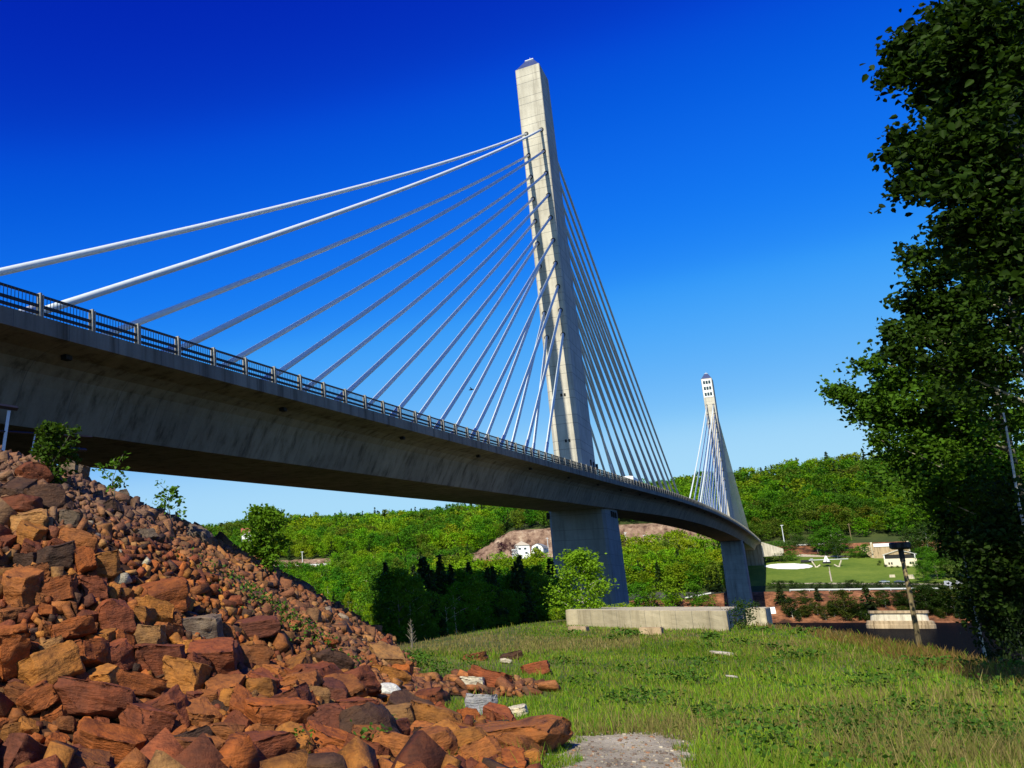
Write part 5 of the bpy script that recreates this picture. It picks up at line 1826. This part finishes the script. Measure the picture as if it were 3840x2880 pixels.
# row of little round bushes on the lawn's upper right
its, obs = [], []
for (px, py) in ((846, 557.5), (850, 558), (854.5, 558), (858.5, 558.5), (862, 558), (871, 557.5), (877, 558), (880, 563), (879, 565.5), (886, 567), (892, 568), (898, 568), (908, 568)):
    p = fh(px, py, 590); pr = random.choice(bush); k = 2.6 * depth(p) / F / pr.h
    e = pr.place("round_bush", p, k * 1.4, (0.035, 0.065, 0.012), None, "bush", "little bushes planted on the lawn", kz=k)
    its.append((px, py, "tiny dark round bush on the lawn")); obs.append(e)
for o, l_ in zip(obs, relate(its, LC[:3])): o["label"] = l_
for (px, pyb, pyt, lab) in ((517 - 15, 556, 545.5, "purple-leaved round tree, left one beside the white house"), (517 - 4, 555.5, 546.5, "purple-leaved round tree nearest the white house's porch")):
    l = Loc(px, pyb, "tmp", None, None, None, 648)
    p = l.p; s_ = l.s; bpy.data.objects.remove(l.e)
    pr = random.choice(bush); h = (pyb - pyt) * s_ * 1.5; k = h / pr.h
    pr.place("purple_tree", p, k * 0.8, (0.07, 0.018, 0.035), lab, "tree", None, kz=k)
for o, l_ in zip(fo, relate(fi, [(528, 550, "white house"), (540, 550, "white barn"), (627, 545, "white pole"), (645, 545, "thin lamp post"), (268, 550, "rounded young birch"), (580, 560, "young poplar"), (302, 557, "small pale post"), (324, 566, "white trailers"),
                                 (735, 560, "far pier"), (700, 580, "left guardrail"), (600, 530, "near bridge pier"), (400, 575, "shaded tree wall"), (480, 575, "tall shaded spruces"), (430, 560, "middle of the far wood"), (360, 560, "left far wood")])): o["label"] = l_

# a gull-like bird in the sky
bp = CAM + ray(471.6, 389.7) / F * 90
b_ = empty("bird", bp, "tiny dark bird flying in front of the stay cables", "bird")
MB().tube([(-.28, 0, 0), (-.1, 0, .02), (.14, 0, .02), (.24, 0, 0)], [.02, .075, .06, .015], 8).build("body", M['dark'], b_, smooth=True)
MB().add([(-.05, .03, .03), (.1, .03, .03), (.02, .42, .16), (-.04, .42, .16), (-.05, -.03, .03), (.1, -.03, .03), (.02, -.42, .16), (-.04, -.42, .16),
          (-.05, .03, .05), (.1, .03, .05), (.02, .42, .175), (-.04, .42, .175), (-.05, -.03, .05), (.1, -.03, .05), (.02, -.42, .175), (-.04, -.42, .175)],
         [(3, 2, 1, 0), (8, 9, 10, 11), (4, 5, 6, 7), (15, 14, 13, 12)]).build("wings", M['dark'], b_)

# ================================================================== GRASS
def blades(pos, h, w, lean, r, col):
    n = len(pos)
    an = r.uniform(0, 2 * np.pi, n)
    d = np.stack([np.cos(an), np.sin(an), np.zeros(n)], -1)
    la = r.uniform(0, 2 * np.pi, n) ; L = np.stack([np.cos(la), np.sin(la), np.zeros(n)], -1) * (lean * h)[:, None]
    up = np.array([0, 0, 1.0])
    b0 = pos - d * (w / 2)[:, None]; b1 = pos + d * (w / 2)[:, None]
    m = pos + up * (h * 0.55)[:, None] + L * 0.3
    m0 = m - d * (w * 0.38)[:, None]; m1 = m + d * (w * 0.38)[:, None]
    t = pos + up * h[:, None] + L
    t0 = t - d * (w * 0.08)[:, None]; t1 = t + d * (w * 0.08)[:, None]
    V = np.stack([b0, b1, m0, m1, t0, t1], 1).reshape(-1, 3)
    k = np.arange(n)[:, None] * 6
    Fq = np.concatenate([k + np.array([0, 1, 3, 2]), k + np.array([2, 3, 5, 4])], 0)
    return V, Fq, np.repeat(col, 6, 0)


gr = np.random.default_rng(77)
def scatter(n, pxbox, off=0.0):
    """ground points spread evenly over part of the view, nearest ground first"""
    x0, x1, y0, y1 = pxbox
    px = gr.uniform(x0, x1, n); py = gr.uniform(y0, y1, n)
    v = FW[None] * F + RT[None] * (px - PX0)[:, None] + UP[None] * (PY0 - py)[:, None]
    z = np.full(n, -2.8)
    for it in range(6):
        t = z / v[:, 2]; P = CAM + v * t[:, None]; z = Hnear(P[:, 0], P[:, 1])
    return P, px, py


P1, a1, b1 = scatter(170000, (520, 1060, 618, 830))
P2, a2, b2 = scatter(60000, (380, 1060, 606, 660))
P3, a3, b3 = scatter(26000, (370, 540, 648, 775))
P = np.concatenate([P1, P2, P3])
ld = poly_dist(P[:, 0], P[:, 1], LAWN); pdv, tgv = pile_d(P[:, 0], P[:, 1])
gd = poly_dist(P[:, 0], P[:, 1], GRAVEL)
ok = (ld < np.where(P[:, 0] < 30, 9.0, 3.0)) & (pdv < 0.2) & (tgv < 0.1) & (gd > -0.35 + 0.35 * vnoise(P[:, 0], P[:, 1], 0.6, 51)) & (P[:, 1] > 5) & (P[:, 1] < 122)
sc = BLK.location
ok &= poly_dist(P[:, 0], P[:, 1], QP) > 0.0
P = P[ok]; ld = ld[ok]
P[:, 2] = Hnear(P[:, 0], P[:, 1]) - 0.02
n = len(P); dist = np.hypot(P[:, 0] - CAM[0], P[:, 1])
print("blades", n)
n1 = vnoise(P[:, 0], P[:, 1], 5, 31); n2 = vnoise(P[:, 0], P[:, 1], 1.7, 32); n3 = vnoise(P[:, 0], P[:, 1], 12, 33)
pxq = proj(P)
dryz = n1 * 0.6 + n2 * 0.5 + gr.normal(0, 0.35, n)
# bare dry belt in the middle distance and the tan fringe along the river edge
belt = np.exp(-((pxq[:, 1] - 645) / 9.0) ** 2) * (pxq[:, 0] < 640) * 1.1
edge = (ld > -2.2) & (P[:, 0] > 30)
thin = edge & (gr.random(n) < 0.45); h = np.ones(n)
dry = (dryz + belt > 0.5) | (edge & (gr.random(n) < 0.8))
tall = gr.random(n) < 0.05
h = gr.uniform(0.07, 0.20, n) * (1 + 0.5 * n2)
h = np.where(dry, h * 1.05, h); h = np.where(tall, h * 2.4, h)
h = np.where(edge, gr.uniform(0.12, 0.46, n), h)
# long straw in the right foreground
straw = gr.random(n) < 0.11 * sstep(pxq[:, 0], 760, 930) * sstep(pxq[:, 1], 655, 715) * np.clip(n1 + n2 * .8 + .35, 0, 1)
h = np.where(straw, gr.uniform(0.30, 0.65, n), h)
h = np.where(thin, 0.06, h)
w = np.maximum(0.012, dist * 0.00062) * gr.uniform(0.7, 1.5, n)
gcol = np.array([(0.125, 0.25, 0.011), (0.19, 0.29, 0.015), (0.065, 0.155, 0.010), (0.20, 0.23, 0.03)])
c = gcol[gr.integers(0, 4, n)] * gr.uniform(0.75, 1.2, n)[:, None] * (1 + 0.35 * n3 + 0.2 * n1)[:, None]
dcol = np.array([(0.27, 0.21, 0.08), (0.21, 0.18, 0.06), (0.17, 0.18, 0.04)])
c = np.where((dry | straw)[:, None], dcol[gr.integers(0, 3, n)] * gr.uniform(0.7, 1.15, n)[:, None], c)
c = np.where((edge & dry)[:, None], c * np.array([0.85, 0.66, 0.6]), c)
V, Fq, Cc = blades(P, h, w, gr.uniform(0.1, 0.6, n), gr, c)
g_ = link("grass", np_mesh("grass", V, Fq, M['grass'], Cc))
tag(g_, "rough green and straw-coloured grass covering the lawn above the river", "grass", None, "stuff")
# loose stones on the gravel patch
gp = []
PG, _, _ = scatter(5000, (530, 720, 728, 800))
gdd = poly_dist(PG[:, 0], PG[:, 1], GRAVEL)
PG = PG[gdd < 0.25]
Vs, Ts, Cs = [], [], []; nv = 0
for q in PG[:1100]:
    V, T = random.choice(LO); r = 0.010 + 0.028 * random.random() ** 3
    Vs.append(V * r + np.array([q[0], q[1], float(Hnear(q[0], q[1])) + 0.035])); Ts.append(T + nv); nv += len(V)
    Cs.append(np.repeat((np.array(random.choice([(0.45, 0.4, 0.32), (0.3, 0.26, 0.2), (0.2, 0.15, 0.12), (0.3, 0.16, 0.09)])) * random.uniform(.6, 1.2))[None], len(V), 0))
tag(link("gravel_stones", np_mesh("gravel_stones", np.concatenate(Vs), np.concatenate(Ts), M['rock'], np.concatenate(Cs))), "loose pebbles scattered over the gravel patch", "gravel", None, "stuff")
# broad-leaved weeds in dark clumps
W = []
for k in range(150):
    px = gr.uniform(560, 1040); py = gr.uniform(632, 775)
    p = hit(px, py)
    if float(poly_dist(p[0], p[1], LAWN)) > -1 or float(poly_dist(p[0], p[1], GRAVEL)) < 0.4: continue
    if float(vnoise(p[0], p[1], 4, 41)) < -0.05: continue
    if float(poly_dist(p[0], p[1], QP)) < 0.6: continue
    R = gr.uniform(0.3, 1.1); m_ = int(60 * R)
    q = np.array([p[0], p[1], 0]) + gr.normal(size=(m_, 3)) * np.array([R * .6, R * .6, 0])
    q[:, 2] = Hnear(q[:, 0], q[:, 1]) + gr.uniform(0.08, 0.34, m_)
    W.append(q)
for (px, py, R, m_) in ((680, 684, 1.0, 260), (640, 705, 1.0, 300), (960, 655, 1.4, 300), (905, 712, .5, 90), (930, 668, 1.2, 200), (628, 636, .8, 140), (712, 640, .6, 90), (700, 668, 1.2, 160), (800, 660, 1.0, 160), (880, 690, .9, 170), (940, 722, .9, 190), (1000, 700, 1.0, 200), (985, 745, .8, 170), (860, 742, .7, 150), (1010, 672, 1.2, 200)):  # last clumps added at right to darken the grass, imitating shade
    if not m_: continue
    p = hit(px, py)
    q = np.array([p[0], p[1], 0]) + gr.normal(size=(m_, 3)) * np.array([R * .55, R * .55, 0])
    q[:, 2] = Hnear(q[:, 0], q[:, 1]) + gr.uniform(0.08, 0.45, m_)
    W.append(q)
# weeds between the stones and on the slope
for (px, py, R, m_) in ((276, 620, 2.4, 420), (262, 606, 2.0, 240), (300, 632, 1.4, 160), (345, 672, .5, 60), (425, 668, .9, 200), (440, 676, .7, 160), (415, 662, .7, 120), (375, 758, .35, 70), (388, 742, .2, 40), (470, 668, .4, 60), (300, 765, .3, 60)):
    p = hit(px, py)
    q = np.array([p[0], p[1], 0]) + gr.normal(size=(m_, 3)) * np.array([R * .5, R * .5, 0])
    q[:, 2] = H(q[:, 0], q[:, 1]) + gr.uniform(0.1, 0.55, m_)
    W.append(q)
W = np.concatenate(W)
dd = np.hypot(W[:, 0] - CAM[0], W[:, 1])
V, Fq = leaf_quads(W, np.maximum(0.11, dd * 0.0032), np.array([0, 0, 1.2]), gr, 0.75)
g_ = link("weeds", np_mesh("weeds", V, Fq, M['grass'], tint(len(W), (0.058, 0.125, 0.014), gr, None, 0.4)))
tag(g_, "clumps of dark green broad-leaved weeds in the grass and between stones", "weeds", None, "stuff")
# little leafy plant on the footing in front of the block
p = hit(655, 629); s_ = depth(p) / F
bush[1].place("leafy_weed", (p[0], p[1], p[2] - .05), 9 * s_ / bush[1].h, (0.10, 0.19, 0.014), "bright leafy weed growing on the tan footing before the long block", "plant")
p = hit(737, 626); s_ = depth(p) / F
bush[2].place("creeper_bush", (B[0] + .7, B[1] + 5, float(H(B[0] + .7, B[1] + 5)) - .1), 0.62, (0.035, 0.075, 0.011), "dark creeper bush against the shaded right end of the long block", "bush", kz=0.75)

# ================================================================== LIGHT
AZ, EL = math.radians(2.6), math.radians(41)
sv = Vector((-math.sin(AZ) * math.cos(EL), -math.cos(AZ) * math.cos(EL), math.sin(EL)))
sl = bpy.data.lights.new("sun", 'SUN'); sl.energy = 5.0; sl.angle = math.radians(0.55); sl.color = (1.0, 0.94, 0.76)
so = bpy.data.objects.new("sun", sl); COL.objects.link(so)
so.rotation_euler = (-sv).to_track_quat('-Z', 'Y').to_euler()
so.location = (0, 0, 200)

W_ = bpy.data.worlds.new("World"); S.world = W_; W_.use_nodes = True
nt = W_.node_tree
for n_ in list(nt.nodes): nt.nodes.remove(n_)
sky = nt.nodes.new("ShaderNodeTexSky"); sky.sky_type = 'NISHITA'; sky.sun_disc = False
sky.sun_elevation = EL; sky.sun_rotation = math.radians(180) + AZ
sky.air_density = 1.0; sky.dust_density = 0.4; sky.ozone_density = 2.0
bg = nt.nodes.new("ShaderNodeBackground"); wo = nt.nodes.new("ShaderNodeOutputWorld")
SKYK = 0.1
sep = nt.nodes.new("ShaderNodeSeparateColor"); nt.links.new(sky.outputs[0], sep.inputs[0])
cmb = nt.nodes.new("ShaderNodeCombineColor")
# response of each colour channel to the clear sky (a deep polarised blue overhead)
CURVES = (((0, 0), (.10, .0008), (.13, .002), (.187, .013), (.212, .032), (.318, .137), (.42, .28), (.6, .31), (1, .32)),
          ((0, 0), (.12, .008), (.165, .026), (.195, .066), (.309, .19), (.346, .255), (.493, .39), (.60, .51), (.8, .55), (1, .56)),
          ((0, 0), (.20, .24), (.30, .40), (.345, .53), (.508, .70), (.7, .72), (1, .72)))
for i, cv in enumerate(CURVES):
    fc = nt.nodes.new("ShaderNodeFloatCurve"); c_ = fc.mapping.curves[0]
    c_.points[0].location = cv[0]; c_.points[1].location = cv[-1]
    for q_ in cv[1:-1]: c_.points.new(*q_)
    fc.mapping.update()
    nt.links.new(math_(nt, 'MINIMUM', math_(nt, 'MULTIPLY', sep.outputs[i], SKYK), 1.0), fc.inputs["Value"])
    nt.links.new(math_(nt, 'MULTIPLY', fc.outputs[0], 1.0 / SKYK), cmb.inputs[i])
nt.links.new(cmb.outputs[0], bg.inputs[0]); bg.inputs[1].default_value = SKYK
nt.links.new(bg.outputs[0], wo.inputs[0])

S.view_settings.view_transform = 'Standard'; S.view_settings.look = 'None'
S.view_settings.exposure = 0.4; S.view_settings.gamma = 1.0
S.render.engine = 'CYCLES'
S.cycles.max_bounces = 6; S.cycles.diffuse_bounces = 3; S.cycles.transmission_bounces = 3; S.cycles.glossy_bounces = 2
S.cycles.use_denoising = True
S.cycles.use_adaptive_sampling = True
